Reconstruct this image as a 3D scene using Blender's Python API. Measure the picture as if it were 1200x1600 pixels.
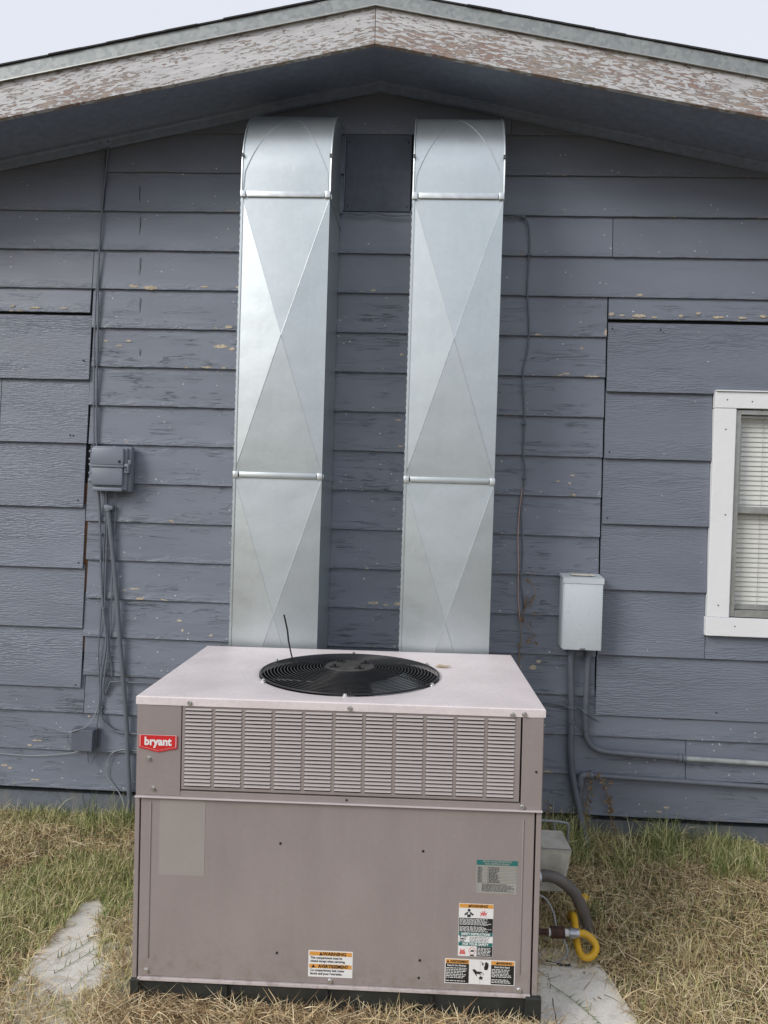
import bpy, bmesh, math, random
import numpy as np
from mathutils import Vector, Matrix, noise
random.seed(7); rng = np.random.default_rng(7)
sc = bpy.context.scene
for o in list(bpy.data.objects): bpy.data.objects.remove(o)
C = sc.collection

# ---------------------------------------------------------------- camera, sky, sun, exposure
cam_d = bpy.data.cameras.new('camera'); cam = bpy.data.objects.new('camera', cam_d); C.objects.link(cam); sc.camera = cam
YAW, PITCH, ROLL = 0.0506235, -0.01542209, 0.03013084
cy, sy = math.cos(YAW), math.sin(YAW); cp, sp = math.cos(PITCH), math.sin(PITCH); cr, sr = math.cos(ROLL), math.sin(ROLL)
right = Vector((cy, sy, 0)); f0 = Vector((-sy, cy, 0)); up0 = Vector((0, 0, 1))
fw = cp*f0 + sp*up0; up = -sp*f0 + cp*up0
r2 = cr*right + sr*up; u2 = -sr*right + cr*up
cam.matrix_world = Matrix(((r2.x, u2.x, -fw.x, 0), (r2.y, u2.y, -fw.y, -3.58), (r2.z, u2.z, -fw.z, 1.62), (0, 0, 0, 1)))
cam_d.sensor_fit = 'VERTICAL'; cam_d.sensor_height = 34.6; cam_d.sensor_width = 26.0
cam_d.lens = 34.6*1202/1600; cam_d.clip_start = .05; cam_d.clip_end = 2000
sc.render.resolution_x = 768; sc.render.resolution_y = 1024

SUN_EL, SUN_AZ = math.radians(30), math.radians(229)     # azimuth from +Y clockwise: behind the camera, to the left
w = bpy.data.worlds.new('World'); sc.world = w; w.use_nodes = True
nt = w.node_tree; bg = nt.nodes['Background']; bg.inputs[1].default_value = 0.1
sky = nt.nodes.new('ShaderNodeTexSky'); sky.sky_type = 'NISHITA'; sky.sun_disc = False
sky.sun_elevation = SUN_EL; sky.sun_rotation = SUN_AZ; sky.air_density = 1.0; sky.dust_density = 3.0
mx = nt.nodes.new('ShaderNodeMix'); mx.data_type = 'RGBA'
mx.inputs[0].default_value = 0.88; mx.inputs[7].default_value = (6.1, 6.3, 6.9, 1)   # a closed cloud deck
nt.links.new(sky.outputs[0], mx.inputs[6]); nt.links.new(mx.outputs[2], bg.inputs[0])
sd = bpy.data.lights.new('sun', 'SUN'); sun = bpy.data.objects.new('sun', sd); C.objects.link(sun)
sd.energy = 1.25; sd.angle = math.radians(24); sd.color = (1, .97, .93)
dvec = Vector((math.sin(SUN_AZ)*math.cos(SUN_EL), math.cos(SUN_AZ)*math.cos(SUN_EL), math.sin(SUN_EL)))
sun.rotation_euler = dvec.to_track_quat('Z', 'Y').to_euler(); sun.location = (-3, -6, 8)
sc.view_settings.view_transform = 'Standard'; sc.view_settings.look = 'None'
sc.view_settings.exposure = 0.5; sc.view_settings.gamma = 1; sc.view_settings.use_curve_mapping = False

# ---------------------------------------------------------------- material helper
class NT:
    def __init__(s, name):
        s.m = bpy.data.materials.new(name); s.m.use_nodes = True; s.t = s.m.node_tree
        s.b = s.t.nodes['Principled BSDF']; s.out = s.t.nodes['Material Output']
    def n(s, k, **kw):
        x = s.t.nodes.new(k)
        for a, v in kw.items(): setattr(x, a, v)
        return x
    def l(s, a, b):
        if isinstance(a, (int, float)): b.default_value = a
        elif isinstance(a, tuple): b.default_value = a if len(a) == 4 or b.type == 'VECTOR' else (*a, 1)
        else: s.t.links.new(a, b)
    def pos(s): return s.n('ShaderNodeNewGeometry').outputs['Position']
    def obj(s): return s.n('ShaderNodeTexCoord').outputs['Object']
    def rnd(s): return s.n('ShaderNodeObjectInfo').outputs['Random']
    def scale(s, v, k, off=None):
        x = s.n('ShaderNodeVectorMath', operation='MULTIPLY_ADD'); s.l(v, x.inputs[0]); x.inputs[1].default_value = k
        if off is not None: s.l(off, x.inputs[2])
        return x.outputs[0]
    def noise(s, v, sc_=1., det=3., rough=.55, dist=0.):
        x = s.n('ShaderNodeTexNoise'); s.l(v, x.inputs['Vector']); x.inputs['Scale'].default_value = sc_
        x.inputs['Detail'].default_value = det; x.inputs['Roughness'].default_value = rough; x.inputs['Distortion'].default_value = dist
        return x.outputs['Fac']
    def vor(s, v, sc_=1.):
        x = s.n('ShaderNodeTexVoronoi'); s.l(v, x.inputs['Vector']); x.inputs['Scale'].default_value = sc_
        return x.outputs['Distance'], x.outputs['Color']
    def math(s, op, a, b=0., c=0.):
        x = s.n('ShaderNodeMath', operation=op); s.l(a, x.inputs[0]); s.l(b, x.inputs[1]); s.l(c, x.inputs[2]); return x.outputs[0]
    def ramp(s, f, a, b, lo=0., hi=1.):
        x = s.n('ShaderNodeMapRange'); s.l(f, x.inputs[0]); s.l(a, x.inputs[1]); s.l(b, x.inputs[2]); x.inputs[3].default_value = lo; x.inputs[4].default_value = hi
        return x.outputs[0]
    def mix(s, f, a, b):
        x = s.n('ShaderNodeMix', data_type='RGBA'); s.l(f, x.inputs[0]); s.l(a, x.inputs[6]); s.l(b, x.inputs[7]); return x.outputs[2]
    def sep(s, v):
        x = s.n('ShaderNodeSeparateXYZ'); s.l(v, x.inputs[0]); return x.outputs
    def bump(s, h, dist, prev=None, st=1.):
        x = s.n('ShaderNodeBump'); x.inputs['Distance'].default_value = dist; x.inputs['Strength'].default_value = st; s.l(h, x.inputs['Height'])
        if prev is not None: s.l(prev, x.inputs['Normal'])
        s.t.links.new(x.outputs[0], s.b.inputs['Normal']); return x.outputs[0]
    def set(s, col=None, rough=None, metal=None, spec=None):
        if col is not None: s.l(col, s.b.inputs['Base Color'])
        if rough is not None: s.l(rough, s.b.inputs['Roughness'])
        if metal is not None: s.b.inputs['Metallic'].default_value = metal
        if spec is not None: s.b.inputs['Specular IOR Level'].default_value = spec
        return s.m

def simple(name, col, rough=.5, metal=0., var=.12, nsc=30., bump=0., bsc=200., spec=.5, dirt=None, dirt_amt=.0):
    k = NT(name); p = k.obj()
    f = k.noise(p, nsc, 4)
    c = k.mix(k.ramp(f, .3, .7), tuple(x*(1-var) for x in col), tuple(min(1, x*(1+var)) for x in col))
    if dirt:
        g = k.noise(k.scale(p, (1, 1, .4)), nsc*.3, 6, .65)
        c = k.mix(k.ramp(g, .5, .75, 0, dirt_amt), c, dirt)
    if bump: k.bump(k.noise(p, bsc, 3), bump)
    return k.set(c, k.ramp(k.noise(p, nsc*.6, 3), .2, .8, max(.02, rough-.07), min(1, rough+.07)), metal, spec)

M = {}
PAINT = (.183, .207, .257)
def siding(name, old):
    k = NT(name); p = k.pos(); o = k.obj(); rn = k.rnd(); z = k.sep(o)[2]
    off = k.n('ShaderNodeCombineXYZ'); k.l(k.math('MULTIPLY', rn, 37.), off.inputs[0]); k.l(k.math('MULTIPLY', rn, 11.), off.inputs[2])
    base = k.mix(k.ramp(k.noise(k.scale(p, (1.5, 1.5, 5), off.outputs[0]), 1.2, 5), .3, .7), tuple(x*.88 for x in PAINT), tuple(x*1.12 for x in PAINT))
    base = k.mix(k.math('MULTIPLY', rn, .35), base, (.160, .175, .212))
    if old:
        zone = k.ramp(k.noise(k.scale(p, (1.1, 1, 4.5), off.outputs[0]), 1.3, 3), .50, .66)
        # sheltered boards high under the eave have kept a smooth film
        shelter = k.ramp(k.sep(p)[2], 2.40, 2.60, 1., .06)
        zone = k.math('MULTIPLY', zone, shelter)
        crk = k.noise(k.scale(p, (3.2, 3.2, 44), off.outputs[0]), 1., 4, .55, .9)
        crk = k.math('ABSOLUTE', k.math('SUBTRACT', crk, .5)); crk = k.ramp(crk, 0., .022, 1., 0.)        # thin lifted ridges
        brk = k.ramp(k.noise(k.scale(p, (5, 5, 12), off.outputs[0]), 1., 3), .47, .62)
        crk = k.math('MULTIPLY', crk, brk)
        lift = k.noise(k.scale(p, (14, 10, 70), off.outputs[0]), 1., 4, .6, .8)
        soft = k.noise(k.scale(p, (3, 3, 14), off.outputs[0]), 1., 3)
        h = k.math('ADD', k.math('MULTIPLY', crk, 1.0), k.math('MULTIPLY', lift, .40))
        h = k.math('ADD', k.math('MULTIPLY', h, k.ramp(zone, 0, 1, .05, 1.)), k.math('MULTIPLY', soft, .35))
        h = k.math('ADD', h, k.math('MULTIPLY', k.math('MULTIPLY', crk, shelter), .35))
        edge = k.ramp(z, .0, .045, 1., 0.)
        top = k.ramp(z, .13, .18, 0., 1.)
        en = k.noise(k.scale(p, (9, 9, 30), off.outputs[0]), 1., 4, .65, .6)
        eb = k.math('MULTIPLY', k.math('MAXIMUM', edge, k.math('MULTIPLY', top, .6)), k.ramp(en, .4, .6))
        h = k.math('ADD', h, k.math('MULTIPLY', k.math('MULTIPLY', eb, lift), 1.5))
        chipn = k.noise(k.scale(p, (17, 17, 46), off.outputs[0]), 1., 5, .62, .5)
        thr = k.math('SUBTRACT', .79, k.math('MULTIPLY', edge, .155))
        thr = k.math('SUBTRACT', thr, k.math('MULTIPLY', zone, .045))
        chip = k.math('GREATER_THAN', chipn, thr)
        chip = k.math('MULTIPLY', chip, k.math('GREATER_THAN', shelter, .05))
        h = k.math('SUBTRACT', h, k.math('MULTIPLY', chip, 1.2))
        d, vc = k.vor(k.scale(p, (38, 38, 52), off.outputs[0]), 1.)
        spn = k.math('GREATER_THAN', k.noise(k.scale(p, (4, 4, 9)), 1., 3), .50)
        low = k.ramp(k.noise(k.scale(p, (23, 23, 23)), 1., 2), .3, .7, .05, .17)
        spk = k.math('MULTIPLY', k.math('LESS_THAN', d, low), k.math('MULTIPLY', spn, k.math('GREATER_THAN', k.sep(vc)[0], k.ramp(k.sep(p)[2], .3, 2.0, .50, .80))))
        base = k.mix(k.math('MULTIPLY', k.math('MULTIPLY', crk, k.ramp(zone, 0, 1, .15, 1.)), .30), base, (.40, .42, .45))  # ridges tinted paler: worn flecks, and highlights put into the colour
        c = k.mix(chip, base, k.mix(k.ramp(lift, .4, .6), (.47, .42, .33), (.34, .28, .20)))
        c = k.mix(spk, c, (.66, .66, .64))
        k.bump(h, .0032)
        return k.set(c, k.ramp(soft, .3, .7, .36, .44), 0, .5)
    gr = k.n('ShaderNodeTexWave', wave_type='BANDS', bands_direction='Z', wave_profile='SIN')
    k.l(k.scale(p, (.22, .22, 1.), off.outputs[0]), gr.inputs['Vector'])
    gr.inputs['Scale'].default_value = 26; gr.inputs['Distortion'].default_value = 14; gr.inputs['Detail'].default_value = 3; gr.inputs['Detail Scale'].default_value = 1.6
    fine = k.noise(k.scale(p, (26, 26, 190), off.outputs[0]), 1., 4, .6, .3)
    amp = k.ramp(k.noise(k.scale(p, (1.2, 1, 7), off.outputs[0]), 1., 2), .38, .6)
    h = k.math('ADD', k.math('MULTIPLY', k.math('MULTIPLY', gr.outputs['Fac'], amp), .55), k.math('MULTIPLY', fine, .9))
    d, vc = k.vor(k.scale(p, (22, 22, 30)), 1.)
    spk = k.math('MULTIPLY', k.math('LESS_THAN', d, .06), k.math('GREATER_THAN', k.sep(vc)[0], .80))
    k.bump(h, .0026)
    return k.set(k.mix(spk, base, (.6, .6, .58)), k.ramp(fine, .3, .7, .36, .44), 0, .5)
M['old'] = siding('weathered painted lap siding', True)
M['new'] = siding('embossed painted fibre siding', False)
M['trimgray'] = simple('grey painted trim', PAINT, .5, bump=.001, bsc=60)
M['soffit'] = simple('grey painted soffit', (.25, .30, .41), .55, bump=.0006, bsc=40)
M['plywood'] = simple('dark painted plywood', (.075, .088, .115), .55, bump=.001, bsc=90)
M['sheath'] = simple('bare brown sheathing', (.25, .12, .055), .85, var=.3, nsc=18)
M['foundation'] = simple('painted foundation', (.15, .17, .20), .7, bump=.003, bsc=25, dirt=(.30, .27, .22), dirt_amt=.55)
M['shingle'] = simple('asphalt shingle', (.045, .045, .047), .95, var=.5, nsc=220, bump=.003, bsc=400)
M['pgray'] = simple('grey painted plastic', (.19, .215, .262), .42, var=.06, nsc=14)
M['pdark'] = simple('dark grey painted steel', (.125, .140, .175), .45, var=.08, nsc=14)
M['cond'] = simple('grey painted conduit', (.135, .150, .18), .42, var=.1, nsc=20)
M['cable'] = simple('painted cable', (.14, .155, .19), .5)
M['cableL'] = simple('pale cable', (.30, .315, .33), .5)
M['copper'] = simple('pinkish bare cable', (.55, .36, .29), .5)
M['black'] = simple('black plastic', (.012, .012, .014), .4)
M['grille'] = simple('black coated wire', (.012, .012, .014), .38, spec=.5)
M['hub'] = simple('dark hub', (.05, .048, .046), .6, dirt=(.16, .14, .12), dirt_amt=.5)
M['blade'] = simple('fan blade metal', (.34, .36, .36), .45, .6)
M['void'] = simple('dark interior', (.02, .02, .02), .9)
M['straw'] = None
M['yellow'] = simple('yellow coated gas tube', (.72, .42, .02), .42, var=.08, dirt=(.35, .22, .05), dirt_amt=.4)
M['rust'] = simple('rusty black iron pipe', (.055, .022, .016), .7, var=.5, nsc=60, bump=.001)
M['tape'] = simple('white thread tape', (.75, .75, .73), .6)
M['steel'] = simple('zinc fitting', (.45, .47, .50), .35, .85)
M['nutgray'] = simple('grey coupling nut', (.16, .19, .23), .4, .2)
M['liquid'] = simple('grey flexible conduit', (.12, .11, .105), .5, dirt=(.24, .20, .16), dirt_amt=.5)
M['hood'] = simple('galvanised hood', (.60, .59, .52), .5, .15, dirt=(.26, .23, .17), dirt_amt=.5)
M['vine'] = simple('dry vine', (.25, .19, .12), .8, var=.3)
M['dleaf'] = simple('dry leaf', (.25, .175, .105), .8, var=.5, nsc=80)
M['red'] = simple('red enamel badge', (.62, .028, .03), .35, var=.04)
M['white'] = simple('white print', (.80, .80, .79), .5, var=.03)
M['blackp'] = simple('black print', (.015, .015, .015), .5, var=.03)
M['orange'] = simple('orange print', (.70, .33, .07), .5, var=.03)
M['teal'] = simple('teal print', (.025, .16, .15), .5, var=.03)
M['pinkred'] = simple('faded red print', (.66, .16, .15), .5, var=.03)
M['silverlab'] = simple('silver label', (.36, .35, .32), .45, var=.05)
M['grayp'] = simple('grey print', (.10, .10, .10), .5)
M['screw'] = simple('bright screw', (.72, .72, .72), .28, .9)
M['alu'] = simple('dull aluminium frame', (.42, .43, .41), .42, .6, dirt=(.25, .24, .21), dirt_amt=.5)
M['slat'] = simple('white blind slat', (.86, .86, .82), .5, var=.04)
M['cord'] = simple('blind cord', (.45, .45, .42), .7)
M['pale'] = simple('pale conduit coat', (.33, .36, .36), .45, dirt=(.14, .15, .18), dirt_amt=.9)

def ac_paint(name, col, streak=.25):
    k = NT(name); p = k.obj()
    f = k.noise(k.scale(p, (5, 5, 2)), 1., 6, .6); g = k.noise(k.scale(p, (60, 60, 60)), 1., 4, .7)
    c = k.mix(k.ramp(f, .3, .7), tuple(x*.93 for x in col), tuple(x*1.06 for x in col))
    c = k.mix(k.ramp(g, .52, .8, 0, streak), c, (.62, .58, .58))
    wz_ = k.sep(k.pos())[2]
    mud = k.math('MULTIPLY', k.ramp(wz_, .13, .28, .5, 0.), k.ramp(k.noise(k.pos(), 26., 6, .7), .48, .66))
    c = k.mix(mud, c, (.20, .16, .12))
    run = k.math('MULTIPLY', k.ramp(k.noise(k.scale(k.pos(), (26, 26, .9)), 1., 3, .6),   .55, .75), .07); c = k.mix(run, c, (.50, .46, .44))
    k.bump(k.math('ADD', k.noise(p, 900., 2), k.math('MULTIPLY', k.noise(k.scale(k.pos(), (2.5, 2.5, 2.5)), 1., 2), 14.)), .00025)
    return k.set(c, k.ramp(f, .3, .7, .38, .52), 0, .45)
M['ac'] = ac_paint('taupe cabinet paint', (.305, .262, .250), .10)
def lid_mat():
    k = NT('chalky speckled cabinet lid paint'); p = k.obj(); g = k.noise(p, 70., 5, .75); f = k.noise(p, 4., 6, .65)
    x_, y_, z_ = k.sep(p); r_ = k.math('SQRT', k.math('ADD', k.math('POWER', x_, 2.), k.math('POWER', k.math('SUBTRACT', y_, .405), 2.)))
    c = k.mix(k.ramp(f, .35, .65), (.70, .63, .625), (.82, .745, .74)); c = k.mix(k.ramp(g, .45, .7, 0, .55), c, (.60, .54, .55)); c = k.mix(k.ramp(g, .58, .40, 0, .0), c, (.9, .86, .86))
    ring = k.math('MULTIPLY', k.ramp(k.math('ABSOLUTE', k.math('SUBTRACT', r_, .372)), .004, 0.), k.ramp(k.noise(p, 8., 3), .45, .6, 0., .35)); c = k.mix(ring, c, (.48, .42, .41))
    k.bump(k.noise(p, 14., 2), .0012)
    return k.set(c, .46, 0, .4)
M['lidm'] = lid_mat()
M['actop'] = ac_paint('chalky cabinet lid paint', (.80, .715, .71), .35)
M['aclouv'] = ac_paint('louver paint', (.47, .42, .41), .10)
M['acedge'] = ac_paint('cabinet flange paint', (.55, .49, .485), .3)
M['patch'] = ac_paint('ghost of a removed sticker', (.35, .32, .295), .05)
M['base'] = simple('grimy black base rail', (.022, .024, .022), .6, var=.4, nsc=12, dirt=(.09, .08, .06), dirt_amt=.5)

def duct_mat():
    k = NT('galvanised sheet'); p = k.obj()
    f = k.noise(p, 3.0, 4); s = k.noise(p, 160., 3, .7); st = k.noise(k.scale(p, (30, 30, 1.2)), 1., 4, .6)
    c = k.mix(k.ramp(f, .3, .7), (.535, .59, .60), (.59, .64, .65)); c = k.mix(k.ramp(st, .5, .75, 0, .10), c, (.78, .80, .80))
    sd_, sc2 = k.vor(p, 55.); sp_ = k.sep(sc2)[0]; c = k.mix(k.ramp(sp_, 0, 1, 0, .09), c, (.82, .86, .88))
    c = k.mix(k.math('GREATER_THAN', k.noise(p, 90., 2), .765), c, (.85, .86, .86))
    k.bump(k.math('ADD', k.noise(k.scale(p, (2.2, 2.2, 3)), 1., 2), k.math('MULTIPLY', sp_, .012)), .006)
    r = k.math('ADD', k.ramp(f, .3, .7, .38, .42), k.ramp(s, .3, .7, -.02, .02))
    return k.set(c, r, .93)
M['duct'] = duct_mat()
M['cleat'] = simple('bright sheet cleat', (.66, .70, .71), .4, .85, var=.12, nsc=25)
def drip_mat():
    k = NT('galvanised drip edge'); p = k.pos()
    d, vc = k.vor(p, 60.)
    c = k.mix(k.ramp(k.sep(vc)[0], 0, 1), (.26, .285, .29), (.36, .385, .38))
    return k.set(c, .55, .4)
M['drip'] = drip_mat()
def fascia_mat():
    k = NT('peeling white fascia paint'); p = k.obj()
    zone = k.noise(k.scale(p, (1.3, 1, 5)), 1.4, 3)
    n1 = k.noise(k.scale(p, (24, 24, 120)), 1., 5, .68, .6)
    thr = k.ramp(zone, .35, .65, .63, .50)
    # paint has gone first along the lower edge
    thr = k.math('SUBTRACT', thr, k.ramp(k.sep(p)[2], 0., .05, .045, 0.))
    bare = k.ramp(n1, k.math('SUBTRACT', thr, .012), k.math('ADD', thr, .012))
    wood = k.mix(k.ramp(k.noise(k.scale(p, (5, 5, 9)), 1., 3), .40, .62), (.42, .37, .32), (.37, .26, .22))
    wood = k.mix(k.ramp(k.noise(k.scale(p, (20, 20, 160)), 1., 3), .3, .7, 0, .35), wood, (.26, .20, .17))
    pt = k.mix(k.ramp(k.noise(k.scale(p, (10, 10, 60)), 1., 4), .3, .7), (.52, .52, .53), (.68, .68, .69))
    lip = k.math('MULTIPLY', k.ramp(n1, k.math('SUBTRACT', thr, .02), thr), .6)
    k.bump(k.math('SUBTRACT', lip, bare), .003)
    return k.set(k.mix(bare, pt, wood), .65, 0, .3)
M['fascia'] = fascia_mat()
def white_wood():
    k = NT('white painted window trim'); p = k.obj()
    g = k.noise(k.scale(p, (3, 3, 3)), 1., 4)
    chip = k.math('GREATER_THAN', k.noise(k.scale(p, (40, 40, 40)), 1., 5, .6), .745)
    c = k.mix(k.ramp(g, .3, .7), (.82, .84, .86), (.88, .89, .90)); c = k.mix(chip, c, (.36, .35, .33))
    k.bump(k.math('SUBTRACT', k.noise(k.scale(p, (30, 30, 30)), 1., 3), chip), .0012)
    return k.set(c, .48, 0, .4)
M['wtrim'] = white_wood()
def galv_paint():
    k = NT('pale grey electrical enclosure'); p = k.obj()
    sp_ = k.ramp(k.noise(p, 75., 4, .7), .56, .66, 0, .5)
    return k.set(k.mix(sp_, (.60, .66, .70), (.42, .47, .52)), .42, .1, .5)
M['ebox'] = galv_paint()
def glass_mat():
    k = NT('window glass'); t = k.n('ShaderNodeBsdfTransparent'); g = k.n('ShaderNodeBsdfGlossy'); g.inputs['Roughness'].default_value = .02
    t.inputs[0].default_value = (.985, .99, .985, 1)
    lw_ = k.n('ShaderNodeLayerWeight'); lw_.inputs[0].default_value = .5; m = k.n('ShaderNodeMixShader')
    f_ = k.math('MULTIPLY_ADD', k.math('POWER', lw_.outputs['Facing'], 5.), .5, .035)
    k.t.links.new(f_, m.inputs[0]); k.t.links.new(t.outputs[0], m.inputs[1]); k.t.links.new(g.outputs[0], m.inputs[2]); k.t.links.new(m.outputs[0], k.out.inputs[0])
    return k.m
M['glass'] = glass_mat()
def soil_mat():
    k = NT('dry soil and thatch'); p = k.pos()
    a = k.noise(p, 3.2, 5, .6); b = k.noise(p, 45., 5, .7); c_ = k.noise(p, 220., 3, .7)
    c = k.mix(k.ramp(b, .35, .65), (.10, .07, .042), (.27, .205, .125)); c = k.mix(k.ramp(c_, .5, .75, 0, .6), c, (.36, .29, .18))
    c = k.mix(k.ramp(a, .5, .62, 0, .6), c, (.075, .095, .035))
    k.bump(k.math('ADD', b, k.math('MULTIPLY', c_, .4)), .012)
    return k.set(c, .95, 0, .1)
M['soil'] = soil_mat()
def conc_mat():
    k = NT('weathered concrete'); p = k.pos()
    a = k.noise(p, 5., 6, .65); b = k.noise(p, 120., 4, .75)
    c = k.mix(k.ramp(a, .3, .7), (.76, .73, .66), (.86, .83, .76)); c = k.mix(k.ramp(b, .58, .75, 0, .6), c, (.20, .17, .13))
    c = k.mix(k.ramp(k.noise(p, 9., 5, .7), .56, .72, 0, .5), c, (.24, .19, .13))
    k.bump(k.math('ADD', a, k.math('MULTIPLY', b, .4)), .006)
    return k.set(c, .9, 0, .2)
M['conc'] = conc_mat()
def blade_mat(name):
    k = NT(name); a = k.n('ShaderNodeAttribute', attribute_name='tint')
    k.b.inputs['Subsurface Weight'].default_value = 0
    return k.set(a.outputs['Color'], .6, 0, .25)
M['blades'] = blade_mat('grass blade'); M['strawm'] = blade_mat('straw blade')

# ---------------------------------------------------------------- geometry helpers
def tag(o, label=None, cat=None, group=None, kind=None):
    if label: o['label'] = label
    if cat: o['category'] = cat
    if group: o['group'] = group
    if kind: o['kind'] = kind
    return o
def empty(name, loc=(0, 0, 0), label=None, cat=None, group=None):
    o = bpy.data.objects.new(name, None); C.objects.link(o); o.location = loc; o.empty_display_size = .1
    return tag(o, label, cat, group)
def link(name, me, parent=None, loc=None):
    o = bpy.data.objects.new(name, me); C.objects.link(o)
    if parent: o.parent = parent
    if loc is not None: o.location = loc
    return o
class MB:
    def __init__(s): s.b = bmesh.new()
    def box(s, x0, x1, y0, y1, z0, z1, bev=0., seg=1):
        r = bmesh.ops.create_cube(s.b, size=1.0, matrix=Matrix.Translation(((x0+x1)/2, (y0+y1)/2, (z0+z1)/2)) @ Matrix.Diagonal((abs(x1-x0), abs(y1-y0), abs(z1-z0), 1)))
        if bev:
            es = list({e for v in r['verts'] for e in v.link_edges})
            bmesh.ops.bevel(s.b, geom=es, offset=bev, segments=seg, affect='EDGES', profile=.5)
        return s
    def poly(s, vs, fs):
        v = [s.b.verts.new(p) for p in vs]
        for f in fs: s.b.faces.new([v[i] for i in f])
        return s
    def prism(s, pts, ax, a, b):                      # pts 2D polygon extruded along ax from a to b
        def P(p, t): return {'x': (t, p[0], p[1]), 'y': (p[0], t, p[1]), 'z': (p[0], p[1], t)}[ax]
        n = len(pts); v0 = [s.b.verts.new(P(p, a)) for p in pts]; v1 = [s.b.verts.new(P(p, b)) for p in pts]
        s.b.faces.new(v0[::-1]); s.b.faces.new(v1)
        for i in range(n): s.b.faces.new((v0[i], v0[(i+1) % n], v1[(i+1) % n], v1[i]))
        return s
    def cyl(s, c, r, a, ax='z', n=20, r1=None):       # centre of base, radius, length, axis
        m = {'z': Matrix(), 'y': Matrix.Rotation(math.pi/2, 4, 'X'), 'x': Matrix.Rotation(math.pi/2, 4, 'Y')}[ax]
        c = Vector(c); d = {'z': Vector((0, 0, 1)), 'y': Vector((0, 1, 0)), 'x': Vector((1, 0, 0))}[ax]
        rr = r if r1 is None else r1
        if ax == 'y': r, rr = rr, r
        bmesh.ops.create_cone(s.b, cap_ends=True, segments=n, radius1=r, radius2=rr, depth=a, matrix=Matrix.Translation(c+d*a/2) @ m)
        return s
    def tube(s, pts, r, n=10, smooth=True, sub=6, rib=0., ribn=0, close=False):
        P = [Vector(p) for p in pts]
        if smooth and len(P) > 2:
            Q = []; L = len(P)
            for i in range(L if close else L-1):
                if close: p0, p1, p2, p3 = P[i-1], P[i], P[(i+1) % L], P[(i+2) % L]
                else: p0, p1, p2, p3 = P[max(i-1, 0)], P[i], P[i+1], P[min(i+2, L-1)]
                for k in range(sub):
                    t = k/sub
                    Q.append(.5*((2*p1)+(-p0+p2)*t+(2*p0-5*p1+4*p2-p3)*t*t+(-p0+3*p1-3*p2+p3)*t**3))
            if not close: Q.append(P[-1])
            P = Q
        if rib:                                       # corrugated: resample evenly
            Ls = [0]
            for a, b in zip(P[:-1], P[1:]): Ls.append(Ls[-1]+(b-a).length)
            N = max(4, int(Ls[-1]/ribn)); Q = []
            j = 0
            for i in range(N+1):
                t = Ls[-1]*i/N
                while j < len(Ls)-2 and Ls[j+1] < t: j += 1
                Q.append(P[j].lerp(P[j+1], (t-Ls[j])/max(1e-9, Ls[j+1]-Ls[j])))
            P = Q
        L = len(P); rings = []
        T = [(P[(i+1) % L if close else min(i+1, L-1)]-P[i-1 if (close or i) else 0]).normalized() for i in range(L)]
        nrm = T[0].orthogonal().normalized()
        for i in range(L):
            nrm = (nrm-T[i]*nrm.dot(T[i])).normalized(); bn = T[i].cross(nrm)
            rad = (r[min(i, len(r)-1)] if isinstance(r, list) else r)*(1+(rib if rib and i % 2 else 0))
            rings.append([s.b.verts.new(P[i]+(nrm*math.cos(2*math.pi*k/n)+bn*math.sin(2*math.pi*k/n))*rad) for k in range(n)])
        for i in range(L if close else L-1):
            a, b = rings[i], rings[(i+1) % L]
            for k in range(n): s.b.faces.new((a[k], a[(k+1) % n], b[(k+1) % n], b[k]))
        if not close: s.b.faces.new(rings[0][::-1]); s.b.faces.new(rings[-1])
        return s
    def mesh(s, name, mat, smooth=False, ang=35):
        bmesh.ops.recalc_face_normals(s.b, faces=s.b.faces)
        me = bpy.data.meshes.new(name); s.b.to_mesh(me); s.b.free()
        me.materials.append(mat)
        if smooth:
            me.polygons.foreach_set('use_smooth', [True]*len(me.polygons)); me.set_sharp_from_angle(angle=math.radians(ang))
        return me
    def build(s, name, mat, parent=None, smooth=False, ang=35, loc=None):
        return link(name, s.mesh(name, mat, smooth, ang), parent, loc)
def B(name, mat, parent, x0, x1, y0, y1, z0, z1, bev=0., seg=1):
    """box with its origin at its own low corner, so that its texture coordinates are its own"""
    return MB().box(0, x1-x0, 0, y1-y0, 0, z1-z0, bev, seg).build(name, mat, parent, smooth=bool(bev and seg > 1), loc=(x0, y0, z0))
def text(body, size, mat, parent, x, y, z, name='lettering', sx=1., off=0., align='CENTER', depth=.0003, rot=None):
    cu = bpy.data.curves.new(name, 'FONT'); cu.body = body; cu.size = size; cu.align_x = align; cu.align_y = 'CENTER'; cu.offset = off
    cu.extrude = depth; cu.resolution_u = 2; cu.space_line = 1.0
    t = bpy.data.objects.new('tmp', cu); C.objects.link(t); bpy.context.view_layer.update()
    dg = bpy.context.evaluated_depsgraph_get(); me = bpy.data.meshes.new_from_object(t.evaluated_get(dg)); bpy.data.objects.remove(t)
    me.materials.clear(); me.materials.append(mat); me.name = name
    me.transform(Matrix.Rotation(math.pi/2, 4, 'X') @ Matrix.Diagonal((sx, 1, 1, 1)))
    return link(name, me, parent, (x, y, z))

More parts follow.
